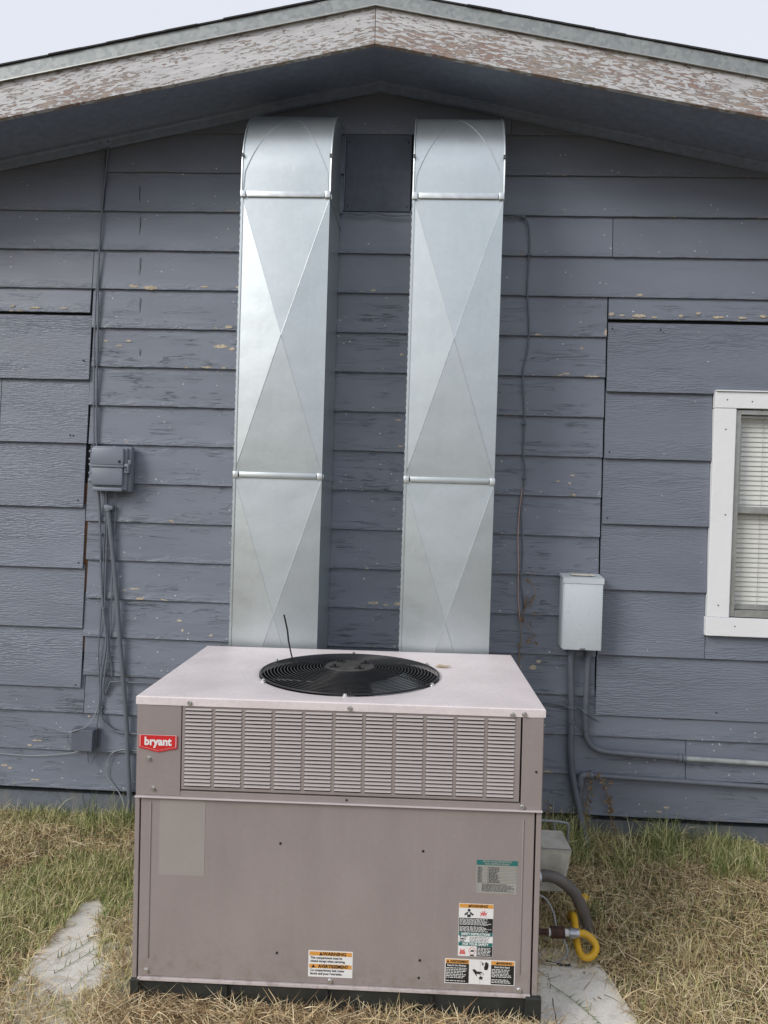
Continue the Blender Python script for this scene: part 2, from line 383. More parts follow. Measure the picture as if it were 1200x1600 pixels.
# ---------------------------------------------------------------- ground
def gz(x, y):
    t = min(1, max(0, (y+.95)/.9)); t = t*t*(3-2*t)
    return (.085+.012*max(-1, min(1, x)))*t
_R = np.random.default_rng(77); _W = [(a, b, f_) for a, b, f_ in zip(_R.uniform(0, 6.28, 12), _R.uniform(0, 6.28, 12), list(_R.uniform(9, 16, 6))+list(_R.uniform(30, 55, 6)))]
def relief(x, y):
    r_ = 0
    for i, (a, b, f_) in enumerate(_W): r_ = r_+np.sin((x*math.cos(a)+y*math.sin(a))*f_+b)*(.0028 if i < 6 else .0016)
    return r_
def axis(lo, hi, fine, far):
    a = list(np.arange(lo, hi+1e-6, fine)); x = hi; s_ = fine
    while x < far: s_ *= 1.35; x += s_; a.append(x)
    x = lo; s_ = fine; pre = []
    while x > -far: s_ *= 1.35; x -= s_; pre.append(x)
    return pre[::-1]+a
xs, ys = axis(-3, 3, .03, 400), axis(-2.2, .1, .03, 400)
vv = []
for y in ys:
    for x in xs:
        z = gz(x, y)
        if abs(x) < 4 and -3 < y < 1: z += relief(x, y)
        vv.append((x, y, z-.004))
nx = len(xs); ff = [(j*nx+i, j*nx+i+1, (j+1)*nx+i+1, (j+1)*nx+i) for j in range(len(ys)-1) for i in range(nx-1)]
me = bpy.data.meshes.new('ground'); me.from_pydata(vv, [], ff); me.materials.append(M['soil'])
me.polygons.foreach_set('use_smooth', [True]*len(me.polygons))
tag(link('ground', me), kind='structure')

# concrete slab under the unit: broken irregular outline, cracked off at the right
def slab(name, pts, z0, z1, label):
    Q = []
    n = len(pts)
    for i in range(n):
        a, b = Vector(pts[i]), Vector(pts[(i+1) % n]); m_ = max(1, int((b-a).length/.035))
        for k in range(m_):
            p = a.lerp(b, k/m_); Q.append((p.x+.012*noise.noise((p.x*14, p.y*14, 5)), p.y+.012*noise.noise((p.x*14, p.y*14, 9))))
    b = MB(); b.prism(Q, 'z', z0, z1)
    es = [e for e in b.b.edges if all(abs(v.co.z-z1) < 1e-6 for v in e.verts)]
    bmesh.ops.bevel(b.b, geom=es, offset=.008, segments=2, affect='EDGES')
    return tag(b.build(name, M['conc'], smooth=True, ang=50), label, 'concrete slab')
SL = [(-1.27, -1.70), (-1.275, -1.2), (-1.285, -1.0), (-1.28, -.70), (-1.25, -.60), (-1.0, -.42), (.44, -.42), (.47, -.62), (.462, -1.70), (-.86, -1.70)]
slab('concrete_slab', SL, -.06, .026, 'wide pale concrete pad under the unit, showing in the grass on its left')
SR = [(.468, -1.70), (.472, -.80), (.56, -.775), (.64, -.81), (.672, -.90), (.70, -1.05), (.735, -1.25), (.75, -1.70)]
slab('concrete_slab', SR, -.06, .020, 'narrow pale broken concrete slab to the right of the unit in front of the yellow tube')
slab('concrete_slab', [(.475, -.72), (.50, -.64), (.56, -.66), (.58, -.72), (.54, -.765)], -.05, .022, 'small loose concrete chunk beside the rusty pipe')

# ---------------------------------------------------------------- house
RX = -.253                                               # ridge
def zwall(x): return 3.540-(.212*(RX-x) if x < RX else .206*(x-RX))      # soffit line on the wall
def zfas(x): return 3.464-(.199*(RX-x) if x < RX else .186*(x-RX))       # lower edge of the fascia
YF = -.45; XL, XR = -3.25, 3.05
house = empty('house', (0, 0, 0), 'grey painted house gable with lap siding, low pitched roof and peeling white fascia', 'house')
b = MB()
for P_ in ([(XL, .19), (1.3964, .19), (1.3964, zwall(1.3964)+.05), (RX, zwall(RX)+.05), (XL, zwall(XL)+.05)], [(1.3964, .19), (2.285, .19), (2.285, 1.137), (1.3964, 1.137)],
           [(1.3964, 2.078), (2.285, 2.078), (2.285, zwall(2.285)+.05), (1.3964, zwall(1.3964)+.05)], [(2.285, .19), (XR, .19), (XR, zwall(XR)+.05), (2.285, zwall(2.285)+.05)]): b.prism(P_, 'y', .006, .12)
M['gapshade'] = simple('near-black gap shade', (.018, .02, .024), .9)  # near-black wall backing so the gaps between boards read as shadow
wall = b.build('gable_wall', M['gapshade'], house)
B('bare_sheathing', M['sheath'], wall, -1.625, -1.575, .0035, .0058, .86, 1.66)
b = MB(); b.box(XL-.005, XL+.10, .121, 6.4, .17, 2.80); b.box(XR-.10, XR+.005, .121, 6.4, .17, 2.80); b.box(XL, XR, 6.401, 6.5, .17, 2.80)
b.build('side_wall', M['trimgray'], house)
b = MB(); b.box(XL+.02, XR-.02, .02, 6.38, -.2, .168)
b.build('foundation', M['foundation'], house)

def board(x0, x1, zb, h, new=False, lap=.022, proud=0.):
    """one lap board: thick lower edge standing proud, upper edge tucked under the board above"""
    n = max(1, int((x1-x0)/.04)); prof = [(-.018-proud, 0), (-.0035-proud*.3, h+lap), (.0035, h+lap), (-.006-proud, 0.)]
    seed = random.random()*90; vs = []; fs = []; a = .0006 if new else .0015
    for i in range(n+1):
        x = x0+(x1-x0)*i/n
        wz = a*noise.noise((x*9, zb*7, seed))+a*.7*noise.noise((x*31, zb*7, seed)); wy = a*1.3*noise.noise((x*6, zb*5, seed+4))
        ztop = min(zb+h+lap, zwall(x)+.03)
        if ztop-zb < .01: ztop = zb+.01
        k = (ztop-zb)/(h+lap)
        vs += [(x-x0, prof[0][0]+wy, wz), (x-x0, prof[0][0]+wy-.0006, .0015+wz)]
        vs += [(x-x0, prof[0][0]+(prof[1][0]-prof[0][0])*k*t_+wy*(1-t_), (h+lap)*k*t_+wz*(1-t_)) for t_ in (.5, 1)]
        vs += [(x-x0, prof[2][0], (h+lap)*k), (x-x0, prof[3][0]+wy, wz)]
    for i in range(n):
        for k in range(6): fs.append((i*6+k, i*6+(k+1) % 6, (i+1)*6+(k+1) % 6, (i+1)*6+k))
    fs += [tuple(range(6)), tuple(n*6+k for k in range(6))[::-1]]
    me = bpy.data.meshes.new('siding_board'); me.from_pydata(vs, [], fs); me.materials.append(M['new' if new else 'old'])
    bm = bmesh.new(); bm.from_mesh(me); bmesh.ops.recalc_face_normals(bm, faces=bm.faces); bm.to_mesh(me); bm.free()
    return link('siding_board', me, wall, (x0, 0, zb))
def clip_x(zb, side):                                    # where the roof line cuts a board's lower edge
    return RX-(3.540+.03-zb)/.212 if side < 0 else RX+(3.540+.03-zb)/.206
E_ = .1825; JL, JR = -1.588, .814
G = .0015
# rows 2.. counted down from z 2.940 - .1825 k
for k in range(-3, 16):
    zb = 2.940-E_*k; segs = []
    if k <= -2: segs = [(clip_x(zb, -1)+.01, clip_x(zb, 1)-.01)] if k == -3 else [(clip_x(zb, -1)+.01, .35), (.35, clip_x(zb, 1)-.01)]
    elif k == -1: segs = [(-1.54, -.412), (-.097, clip_x(zb, 1)-.01)]
    elif k == 0: segs = [(-1.54, -.412), (-.097, XR)]
    elif k == 1: segs = [(XL, .824), (.824, XR)]
    elif k == 2: segs = [(XL, JL), (JL, -.6), (-.6, XR)]
    elif 3 <= k <= 12:
        mid = [-.55, .15, -.62, -.6, .12, -.7, -.55, .16, -.66, .2][k-3]
        segs = [(JL+.006*math.sin(k*2.1), mid), (mid, JR-.002)]
    elif k == 13: segs = [(XL, -1.580), (-1.580, .1), (.1, XR)]
    elif k == 14: segs = [(XL, -.4), (-.4, 1.234), (1.234, XR)]
    else: segs = [(XL, -.1), (-.1, XR)]
    for a_, b_ in segs:
        if k == -1 and b_ > 0: pass
        board(a_+G, b_-G, zb, E_)
board(clip_x(3.1, -1)+.01, -1.543, 2.940, .36)          # the tall board left of the riser cable
# the shortened boards above the replacement panels, and the panels themselves
board(XL, -1.596, 2.462, .118, False); board(JR+.003, XR, 2.476, .105, False)
zl = [2.450, 2.145, 1.846, 1.542, 1.254, .971, .687]
for i in range(6):
    e = [-1.592, -1.595, -1.604, -1.600, -1.595, -1.596][i]
    if i == 1: board(XL, -2.022, zl[i+1], zl[i]-zl[i+1], True, .015, .004); board(-2.019, e, zl[i+1], zl[i]-zl[i+1], True, .015, .004)
    else: board(XL, e, zl[i+1], zl[i]-zl[i+1], True, .015 if i else 0, .004)
zr = [2.462, 2.146, 1.842, 1.543, 1.243, .943, .665]
for i in range(6):
    if 2.05 > zr[i+1] > 1.1: board(.818, 1.2965, zr[i+1], zr[i]-zr[i+1], True, .015, .004); board(2.385, XR, zr[i+1], zr[i]-zr[i+1], True, .015, .004)
    elif i == 0: board(.818, XR, zr[i+1], zr[i]-zr[i+1], True, 0, .004)
    elif zr[i+1] < 1.0 and zr[i] > 1.0: board(.818, 1.2965, zr[i+1], zr[i]-zr[i+1], True, .015, .004); board(1.2995, 2.384, zr[i+1], 1.046-zr[i+1], True, 0, .004); board(2.387, XR, zr[i+1], zr[i]-zr[i+1], True, .015, .004)
    else: board(.818, XR, zr[i+1], zr[i]-zr[i+1], True, .015, .004)
# bare wood patches where the paint has come away along the board edges, and old vertical cracks
def face_y(z, ledge=False):
    k_ = math.floor((2.940-z)/E_)+1; zb = 2.940-E_*k_
    if ledge and 2.44 < z < 2.53: return -.0185
    return -.018+.0145*(z-zb)/(E_+.022)
def chips(pts, mat, name):
    b = MB(); R = random.Random(12)
    for x, z, w_, h_ in pts:
        n_ = max(8, int(w_/.004)); up_, lo_ = [], []
        for i in range(n_+1):
            t = i/n_; e_ = math.sin(math.pi*t)**.45; xx = x+(t-.5)*w_
            up_.append((xx, z+h_*.5*e_*R.uniform(.35, 1.15))); lo_.append((xx, z-h_*.5*e_*R.uniform(.5, 1.)))
        b.prism(up_+lo_[::-1][1:-1], 'y', face_y(z, x < -1.59 or x > .815)-.0019, face_y(z, x < -1.59 or x > .815)+.002)
    tag(b.build(name, mat, wall), kind='stuff')
CH = [(-1.389, 2.59, 0.0533, 0.0178), (-1.31, 2.582, 0.0711, 0.0237), (-1.051, 2.592, 0.0415, 0.0118), (-0.894, 2.592, 0.0237, 0.0148), (-1.97, 2.487, 0.0237, 0.0118), (-1.861, 2.48, 0.0533, 0.0118), (-1.722, 2.479, 0.0415, 0.0089), (-0.931, 2.406, 0.0355, 0.0178), (-0.968, 2.316, 0.0711, 0.0207), (-0.916, 2.305, 0.0296, 0.0178), (-1.518, 2.332, 0.0267, 0.0089), (-1.41, 2.334, 0.0267, 0.0148), (-1.453, 2.31, 0.0296, 0.0089), (-1.032, 2.216, 0.0474, 0.0118), (-0.95, 2.215, 0.0237, 0.0089), (-1.574, 2.373, 0.0089, 0.0207), (0.828, 2.497, 0.0296, 0.0178), (0.877, 2.492, 0.0237, 0.0089), (0.952, 2.491, 0.0652, 0.0178), (1.02, 2.486, 0.0296, 0.0118), (1.14, 2.494, 0.0207, 0.0148), (1.214, 2.507, 0.0237, 0.0148), (1.305, 2.491, 0.0533, 0.0148), (1.413, 2.49, 0.0415, 0.0118), (1.503, 2.498, 0.0355, 0.0148), (0.954, 2.586, 0.0296, 0.0118), (0.499, 2.398, 0.0296, 0.0089), (0.703, 2.341, 0.0178, 0.0118), (0.751, 2.213, 0.0711, 0.0089), (0.635, 2.223, 0.0326, 0.0089), (0.805, 2.413, 0.0118, 0.0415), (-0.262, 2.587, 0.0237, 0.0148), (-0.12, 2.295, 0.0178, 0.0148), (-0.113, 1.872, 0.0237, 0.0148), (-0.128, 1.993, 0.0326, 0.0089), (-0.218, 1.141, 0.0503, 0.0178), (-0.159, 1.134, 0.0296, 0.0089), (-0.105, 1.142, 0.0355, 0.0207), (0.529, 0.87, 0.0355, 0.0267), (0.554, 0.898, 0.0237, 0.0178), (0.666, 1.723, 0.0148, 0.0089), (0.614, 1.73, 0.0178, 0.0089), (0.68, 1.759, 0.0237, 0.0089), (-1.35, 1.166, 0.0533, 0.0089), (-1.396, 1.158, 0.0237, 0.0059), (-1.131, 1.023, 0.0267, 0.0118), (-1.115, 0.978, 0.0118, 0.0207), (-0.977, 0.959, 0.0207, 0.0118), (-1.837, 0.402, 0.0237, 0.0118), (-1.803, 0.425, 0.0474, 0.0089), (-1.963, 0.297, 0.0326, 0.0118), (-1.935, 0.286, 0.0237, 0.0118), (-1.808, 0.237, 0.0444, 0.0089), (-1.557, 0.549, 0.0148, 0.0118), (0.745, 0.231, 0.0267, 0.0089), (0.629, 0.225, 0.0178, 0.0089), (1.156, 0.252, 0.0296, 0.0118), (1.122, 0.232, 0.0267, 0.0089), (-0.093, 2.596, 0.003, 0.003)]
M['bare'] = simple('bare weathered wood', (.50, .43, .33), .85, var=.3, nsc=60)
chips(CH, M['bare'], 'bare_patch')
b = MB(); R = random.Random(3)
for zz, hh in ((3.02, .07), (2.87, .09), (2.68, .09), (2.50, .07), (2.28, .03), (2.21, .02)):
    x = -1.372+(3.03-zz)*.026; pts = [(x+R.uniform(-.0012, .0012), face_y(zz-.02)-.0012, zz-hh/2+hh*i/6) for i in range(7)]
    b.tube(pts, .0012, 5, False)
tag(b.build('paint_crack', M['gapshade'], wall), kind='stuff')
# corner boards out of frame
for x in (XL, XR): B('corner_board', M['trimgray'], house, x-.045, x+.045, -.034, -.0195, .19, zwall(x)-.01, .002)
# nails on the panels
b = MB()
for x, z in [(-1.62, 2.235), (-1.66, 1.88), (-1.675, 1.882), (-1.63, 1.575), (-1.62, 1.28), (-1.62, .70), (.835, 2.43), (.84, 1.87), (.84, 1.57), (1.05, 2.43), (1.36, .70), (1.9, .7)]:
    b.cyl((x, -.0235, z), .0035, .006, 'y', 8)
tag(b.build('siding_nail', M['void'], house), kind='stuff')

# access panel between the duct elbows, with its frame
ap = B('access_panel', M['plywood'], house, -.406, -.103, -.012, .004, 2.953, 3.322, .001)
B('panel_trim', M['trimgray'], house, -.4115, -.4075, -.022, .003, 2.952, 3.33)
for x in (-.392, -.118):
    for z in (2.975, 3.27): MB().cyl((x, -.0145, z), .0035, .004, 'y', 8).build('screw', M['void'], house)

# roof: soffit, frieze, fascia, drip edge, deck, shingles
def ruled(name, mat, xa, xb, yf, yb, fz, bz, th):
    vs = []
    for (x, y, z) in ((xa, yf, fz(xa)), (xb, yf, fz(xb)), (xb, yb, bz(xb)), (xa, yb, bz(xa))): vs += [(x, y, z), (x, y, z+th)]
    b = MB(); b.poly(vs, [(0, 2, 4, 6), (1, 7, 5, 3), (0, 1, 3, 2), (2, 3, 5, 4), (4, 5, 7, 6), (6, 7, 1, 0)]); return b.build(name, mat, house)
OV = .35
for xa, xb in ((XL-OV, RX), (RX, XR+OV)):
    ruled('soffit_panel', M['soffit'], xa, xb, YF+.024, -.001, lambda x: zfas(x)+.034, zwall, .012)
    # frieze strip where the soffit meets the wall
    vs = []
    for x in (xa, xb):
        z = zwall(x)-.001; vs += [(x, -.019, z-.040), (x, -.040, z-.038), (x, -.040, z-.014), (x, -.052, z-.010), (x, -.052, z), (x, -.019, z)]
    b = MB(); b.poly(vs, [(0, 1, 2, 3, 4, 5), tuple(range(11, 5, -1))]+[(k, (k+1) % 6, 6+(k+1) % 6, 6+k) for k in range(6)]); b.build('frieze_board', M['soffit'], house)
HF = .160
def rake(name, mat, side, y0, y1, zo0, zo1, xin=0., wob=0., n=60, parent=house):
    """a board following the rake; origin at its upper end, x along the slope, so the grain follows it"""
    x_end = (XL-OV) if side < 0 else (XR+OV); x_in = RX+side*xin
    sl = (zfas(x_end)-zfas(x_in))/(x_end-x_in); Lh = abs(x_end-x_in); vs = []
    for i in range(n+1):
        t = i/n*Lh; wz = wob*noise.noise((t*3, side*5, zo0*9)); wz2 = wob*noise.noise((t*14+7, side*9, zo0*9))*.6
        for (y, z) in ((y0, zo0+wz+wz2), (y1, zo0+wz+wz2), (y1, zo1+wz*.3), (y0, zo1+wz*.3)):
            vs.append((side*t, y, z+sl*side*t))
    fs = [(i*4+k, i*4+(k+1) % 4, i*4+4+(k+1) % 4, i*4+4+k) for i in range(n) for k in range(4)]+[(0, 1, 2, 3), tuple(n*4+k for k in (3, 2, 1, 0))]
    # shear into local frame: rotate so x runs along slope
    ang = -math.atan(sl); R_ = Matrix.Rotation(ang, 4, 'Y'); Ri = R_.inverted()
    vs = [tuple(Ri @ Vector(v)) for v in vs]
    me = bpy.data.meshes.new(name); me.from_pydata(vs, [], fs); me.materials.append(mat)
    bm = bmesh.new(); bm.from_mesh(me); bmesh.ops.recalc_face_normals(bm, faces=bm.faces); bm.to_mesh(me); bm.free()
    o = link(name, me, parent, (x_in, 0, zfas(x_in))); o.rotation_euler = (0, ang, 0); return o
for s_ in (-1, 1):
    rake('fascia_board', M['fascia'], s_, YF, YF+.022, 0, HF, .0012, .004)
    rake('drip_edge', M['drip'], s_, YF-.010, YF-.0085, HF-.012, HF+.045, .0, .0)
    rake('drip_lip', M['alu'], s_, YF-.015, YF-.0095, HF-.015, HF-.011, .0, .0)
    rake('drip_flange', M['drip'], s_, YF-.0095, YF+.05, HF+.0455, HF+.047, .0, .0)
    rake('roof_deck', M['soffit'], s_, YF+.0225, 6.9, HF-.02, HF+.044, .0, .0, 4)
    # shingle courses, lapped, with ragged rake ends
    x_end = (XL-OV-.03) if s_ < 0 else (XR+OV+.03); Ls = abs(x_end-RX); nC = int(Ls/.12)
    for i in range(nC):
        t0 = Ls-(i+1)*Ls/nC; t1 = t0+Ls/nC+.015; t1 = min(t1, Ls); y0 = YF-.017+.003*random.uniform(-1, 1)
        sl = .199 if s_ < 0 else .186
        zz = lambda t, o: zfas(RX)-sl*t+HF+.0475+o
        a0, a1 = .000+0, .010
        vs = []
        nY = 1
        th = .0060
        # lower end t1 lies on top of the course below (lifted), upper end t0 tucked
        for (y) in (y0, 6.95):
            vs += [(RX+s_*t0, y, zz(t0, .0005)), (RX+s_*t1, y, zz(t1, .0016)), (RX+s_*t1, y, zz(t1, .0016+th)), (RX+s_*t0, y, zz(t0, .0005+th))]
        b = MB(); b.poly(vs, [(0, 1, 2, 3), (4, 7, 6, 5), (0, 4, 5, 1), (1, 5, 6, 2), (2, 6, 7, 3), (3, 7, 4, 0)])
        b.build('shingle_course', M['shingle'], house)
b = MB(); b.box(RX-.12, RX+.12, YF-.026, 6.95, zfas(RX)+HF+.056, zfas(RX)+HF+.066); b.build('ridge_cap', M['shingle'], house)

# ---------------------------------------------------------------- window
win = empty('window', (1.395, -.02, 1.135)); win.parent = house
def WB(name, mat, x0, x1, y0, y1, z0, z1, bev=0.):
    return B(name, mat, win, x0-1.395, x1-1.395, y0+.02, y1+.02, z0-1.135, z1-1.135, bev)
WR = 2.285
WB('casing_board', M['wtrim'], 1.2985, 1.395, -.036, -.006, 1.137, 2.079, .0015)
WB('casing_board', M['wtrim'], WR, WR+.0965, -.036, -.006, 1.137, 2.079, .0015)
WB('casing_board', M['wtrim'], 1.2995, WR+.096, -.037, -.006, 2.081, 2.154, .0015)
WB('casing_board', M['wtrim'], 1.293, WR+.100, -.041, -.006, 1.052, 1.1355, .0015)
WB('head_flashing', M['wtrim'], 1.300, WR+.095, -.046, -.006, 2.1555, 2.1605)
for x0, x1 in ((1.3965, 1.422), (WR-.027, WR-.0015)): WB('frame_jamb', M['alu'], x0, x1, -.022, .06, 1.14, 2.076, .001)
WB('frame_head', M['alu'], 1.4225, WR-.0275, -.022, .06, 2.055, 2.076, .001)
WB('frame_sill', M['alu'], 1.4225, WR-.0275, -.030, .06, 1.14, 1.168, .001)
for (z0, z1, y0) in ((1.610, 2.053, .004), (1.170, 1.640, .020)):
    sx0, sx1 = 1.424, WR-.029; y1 = y0+.014
    WB('sash_rail', M['alu'], sx0, sx1, y0-.003, y1, z1-.026 if z0 < 1.3 else z1-.012, z1, .001)
    WB('sash_rail', M['alu'], sx0, sx1, y0-.003, y1, z0, z0+.022, .001)
    for x0 in (sx0, sx1-.012): WB('sash_stile', M['alu'], x0, x0+.012, y0-.002, y1, z0+.0225, z1-.0265, .001)
    WB('glass_pane', M['glass'], sx0+.0125, sx1-.0125, y0+.005, y0+.008, z0+.023, z1-.027 if z0 < 1.3 else z1-.0125)
# blind: every slat its own mesh
sl_mesh = None; zc = 2.040; i = 0
ang = math.radians(69)
while zc > 1.185:
    if sl_mesh is None:
        b = MB(); W_ = WR-1.440-.012; vs = []
        for x in (0, W_):
            for t in (-1, -.5, 0, .5, 1):
                yy = t*.0125; cz = .0016*(1-t*t)
                y_ = yy*math.cos(ang)-cz*math.sin(ang); z_ = yy*math.sin(ang)+cz*math.cos(ang)
                vs.append((x, y_, z_)); vs.append((x, y_, z_-.0006))
        fs = []
        for t in range(4):
            a_ = t*2; fs += [(a_, a_+2, a_+12, a_+10), (a_+1, a_+11, a_+13, a_+3)]
        b.poly(vs, fs); sl_mesh = b.mesh('blind_slat', M['slat'], True, 80)
    o = link('blind_slat', sl_mesh, win, (1.440-1.395, .050+.02, zc-1.135)); o.rotation_euler = (random.uniform(-.03, .03), 0, 0)
    zc -= .0222; i += 1
WB('bottom_rail', M['slat'], 1.440, WR-.03, .038, .062, 1.1695, 1.181, .002)
WB('head_rail', M['slat'], 1.430, WR-.03, .037, .07, 2.045, 2.068, .001)
for x in (1.545, 1.90, 2.18): WB('ladder_cord', M['cord'], x, x+.0015, .036, .0375, 1.18, 2.045)
WB('interior_dark', M['void'], 1.3965, WR-.0015, .1195, .122, 1.14, 2.09)

# ---------------------------------------------------------------- ducts
def dmesh_front(b, x0, x1, yf, z0, z1, d):
    """cross-broken face: four facets meeting at a raised centre"""
    xc, zc_ = (x0+x1)/2, (z0+z1)/2
    b.poly([(x0, yf, z0), (x1, yf, z0), (x1, yf, z1), (x0, yf, z1), (xc, yf-d, zc_)], [(0, 1, 4), (1, 2, 4), (2, 3, 4), (3, 0, 4)])
def duct(x0, x1, yf, label, dz, dent):
    t = empty('air_duct', ((x0+x1)/2, yf, .25), label, 'air duct', 'sheet metal ducts rising from the unit to the gable')
    ox, oy, oz = (x0+x1)/2, yf, .25
    wd = (x1-x0)/2; yb = -.020-yf
    def L(z): return z-oz
    for (a_, b_, dd, nm) in ((.55, 1.700, .019+dent, 'lower_section'), (1.718, 2.868, .021-dent, 'upper_section')):
        b = MB(); z0, z1 = L(a_), L(b_)
        for sgn, lead in ((0, None),):
            dmesh_front(b, -wd, wd, 0, z0, z1, dd)
        # sides and back, sides also cross-broken
        for x, sg in ((-wd, -1), (wd, 1)):
            b.poly([(x, 0, z0), (x, yb, z0), (x, yb, z1), (x, 0, z1), (x+sg*.004, yb/2, (z0+z1)/2)], [(0, 1, 4), (1, 2, 4), (2, 3, 4), (3, 0, 4)])
        b.poly([(-wd, yb, z0), (wd, yb, z0), (wd, yb, z1), (-wd, yb, z1)], [(0, 1, 2, 3)])
        bmesh.ops.remove_doubles(b.b, verts=b.b.verts, dist=1e-5)
        sec = b.build(nm, M['duct'], t)
        zc0 = (z0+z1)/2
        for ex in ((-wd, z0), (wd, z0), (-wd, z1), (wd, z1)):
            b = MB(); b.tube([(ex[0]*.985, -.0002, ex[1]+(zc0-ex[1])*.015), (0, -dd-.0002, zc0)], .0013, 5, False); b.build('cross_crease', M['duct'], sec)
    # bottom boot turning into the unit
    b = MB(); b.box(-wd, wd, -.05, yb, L(.16), L(.549)); b.build('bottom_boot', M['duct'], t)
    # seams: pittsburgh lock on left edge
    for zz0, zz1 in ((.55, 1.70), (1.718, 2.868)):
        b = MB(); b.box(-wd-.003, -wd+.007, -.0045, .004, L(zz0), L(zz1), .001)
        n_ = int((zz1-zz0)/.03)
        for i in range(n_): zc_ = zz0+(i+.5)/n_*(zz1-zz0); b.box(-wd-.0045, -wd-.0025, -.003, .003, L(zc_-.006), L(zc_+.006))
        b.build('lock_seam', M['duct'], t)
    # joints
    for zj, cm in ((1.709, 'duct'), (2.878, 'cleat')):
        b = MB(); b.box(-wd+.022, wd-.022, -.009, .001, L(zj-.0120), L(zj+.0120), .002, 2); b.build('slip_joint', M[cm], t, True)
        b = MB(); b.box(wd-.001, wd+.006, .017, yb, L(zj-.0115), L(zj+.0115), .003, 2); b.build('drive_cleat', M['duct'], t, True); b = MB(); b.box(-wd-.006, -wd+.001, .017, yb, L(zj-.0115), L(zj+.0115), .003, 2); b.build('drive_cleat', M['duct'], t, True)
        for sg in (-1, 1):
            b = MB(); b.box(sg*(wd-.008)-.012, sg*(wd-.008)+.0105, -.0115, .016, L(zj-.0150)+random.uniform(-.002, .002), L(zj+.0140), .0025, 2)
            b.build('cleat_tab', M['cleat'], t, True)
    # elbow: straight collar then quarter round back to the wall
    R_ = yb; zc_ = 2.888+.085+dz; n_ = 26; prof = [(0., 2.888)]+[(R_-R_*math.cos(a), zc_+R_*math.sin(a)) for a in [math.pi/2*i/n_ for i in range(n_+1)]]
    prof = [(max(p[0], 0), p[1]) for p in prof]
    b = MB(); rows = [[b.b.verts.new((x, y-.002*math.cos(x/wd*1.57), L(z))) for x in (-wd, -wd*.5, 0, wd*.5, wd)] for y, z in prof]
    for r0_, r1_ in zip(rows[:-1], rows[1:]):
        for i in range(4): b.b.faces.new((r0_[i], r0_[i+1], r1_[i+1], r1_[i]))
    ec = b.build('elbow_cover', M['duct'], t, True, 60)
    # arched crease: from the lower corners to the top middle
    nP = len(prof)
    for sg in (-1, 1):
        b = MB(); b.tube([(sg*wd*.97*(1-(j/(nP*.62))**1.15), y-.0022, L(z)) for j, (y, z) in enumerate(prof) if j < nP*.62], .0014, 5, False); b.build('arch_crease', M['duct'], ec, True)
    for x in (-wd+.001, wd-.001):
        b = MB(); b.prism([(y, L(z)) for y, z in prof+[(R_, 2.888)]], 'x', x-.0006, x+.0006); b.build('elbow_side', M['duct'], t)
    for sg in (-1, 1):
        b = MB(); b.tube([(sg*(wd+.001), y-.002, L(z)) for y, z in prof], .0036, 6, False); b.build('elbow_rim', M['duct'], t, True)
        b = MB(); b.box(sg*(wd-.001)-.004, sg*(wd-.001)+.004, -.006, .008, L(3.035), L(3.048)); b.build('rim_clip', M['grayp'], t)
    return t
duct(-.796, -.426, -.385, 'left galvanised duct, rising behind the thin black tie to a rounded elbow', .0, 0.)
duct(-.080, .290, -.385, 'right galvanised duct, nearer the electrical box, with a smudge on its elbow', -.008, .003)

# ---------------------------------------------------------------- packaged air conditioner
ZT = .97
a_, t_ = .01391549, .00652975
O = Vector((-.23665956, 2.31815871-3.58, 1.62-.61811863))
Rm = Matrix.Rotation(a_, 3, 'Z') @ Matrix.Rotation(-t_, 3, 'Y')
ac = empty('air_conditioner', O-Rm @ Vector((0, 0, ZT)), 'large taupe packaged air conditioner with louvered front, top fan grille and red badge', 'air conditioner')
ac.rotation_euler = Rm.to_euler()
def U(name, mat, x0, x1, y0, y1, z0, z1, bev=0., seg=1, parent=None):   # z measured down from the lid
    p = parent or ac; L0 = p.location if parent else Vector((0, 0, 0))
    return B(name, mat, p, x0-L0.x, x1-L0.x, y0-L0.y, y1-L0.y, ZT+z0-L0.z, ZT+z1-L0.z, bev, seg)
HW, DP = .6245, .817
# lid with round opening
b = MB(); cxF, cyF, rF = 0., .405, .320; N = 72; zt = ZT
rim_o = [b.b.verts.new((cxF+(rF+.020)*math.cos(2*math.pi*i/N), cyF+(rF+.020)*math.sin(2*math.pi*i/N), zt)) for i in range(N)]
rim_m = [b.b.verts.new((cxF+(rF+.008)*math.cos(2*math.pi*i/N), cyF+(rF+.008)*math.sin(2*math.pi*i/N), zt-.003)) for i in range(N)]
rim_i = [b.b.verts.new((cxF+rF*math.cos(2*math.pi*i/N), cyF+rF*math.sin(2*math.pi*i/N), zt-.004)) for i in range(N)]
rim_d = [b.b.verts.new((cxF+rF*math.cos(2*math.pi*i/N), cyF+rF*math.sin(2*math.pi*i/N), zt-.018)) for i in range(N)]
per = []
for i in range(N):
    a = 2*math.pi*i/N; c_, s_ = math.cos(a), math.sin(a)
    tx = (HW-.003)/abs(c_) if abs(c_) > 1e-9 else 1e9; ty = ((DP-cyF-.003) if s_ > 0 else (cyF-.001))/abs(s_) if abs(s_) > 1e-9 else 1e9
    t = min(tx, ty); per.append([cxF+c_*t, cyF+s_*t])
for cx_, cy_ in ((HW-.003, .004), (-HW+.003, .004), (HW-.003, DP-.003), (-HW+.003, DP-.003)):
    j = min(range(N), key=lambda i: (per[i][0]-cx_)**2+(per[i][1]-cy_)**2); per[j] = [cx_, cy_]
pv = [b.b.verts.new((x, y, zt)) for x, y in per]
edge = [(max(-HW, min(HW, x*1.006)), (y-cyF)*1.009+cyF) for x, y in per]
pe = [b.b.verts.new((x, y, zt-.003)) for x, y in edge]; pd = [b.b.verts.new((x, y, zt-.0255)) for x, y in edge]
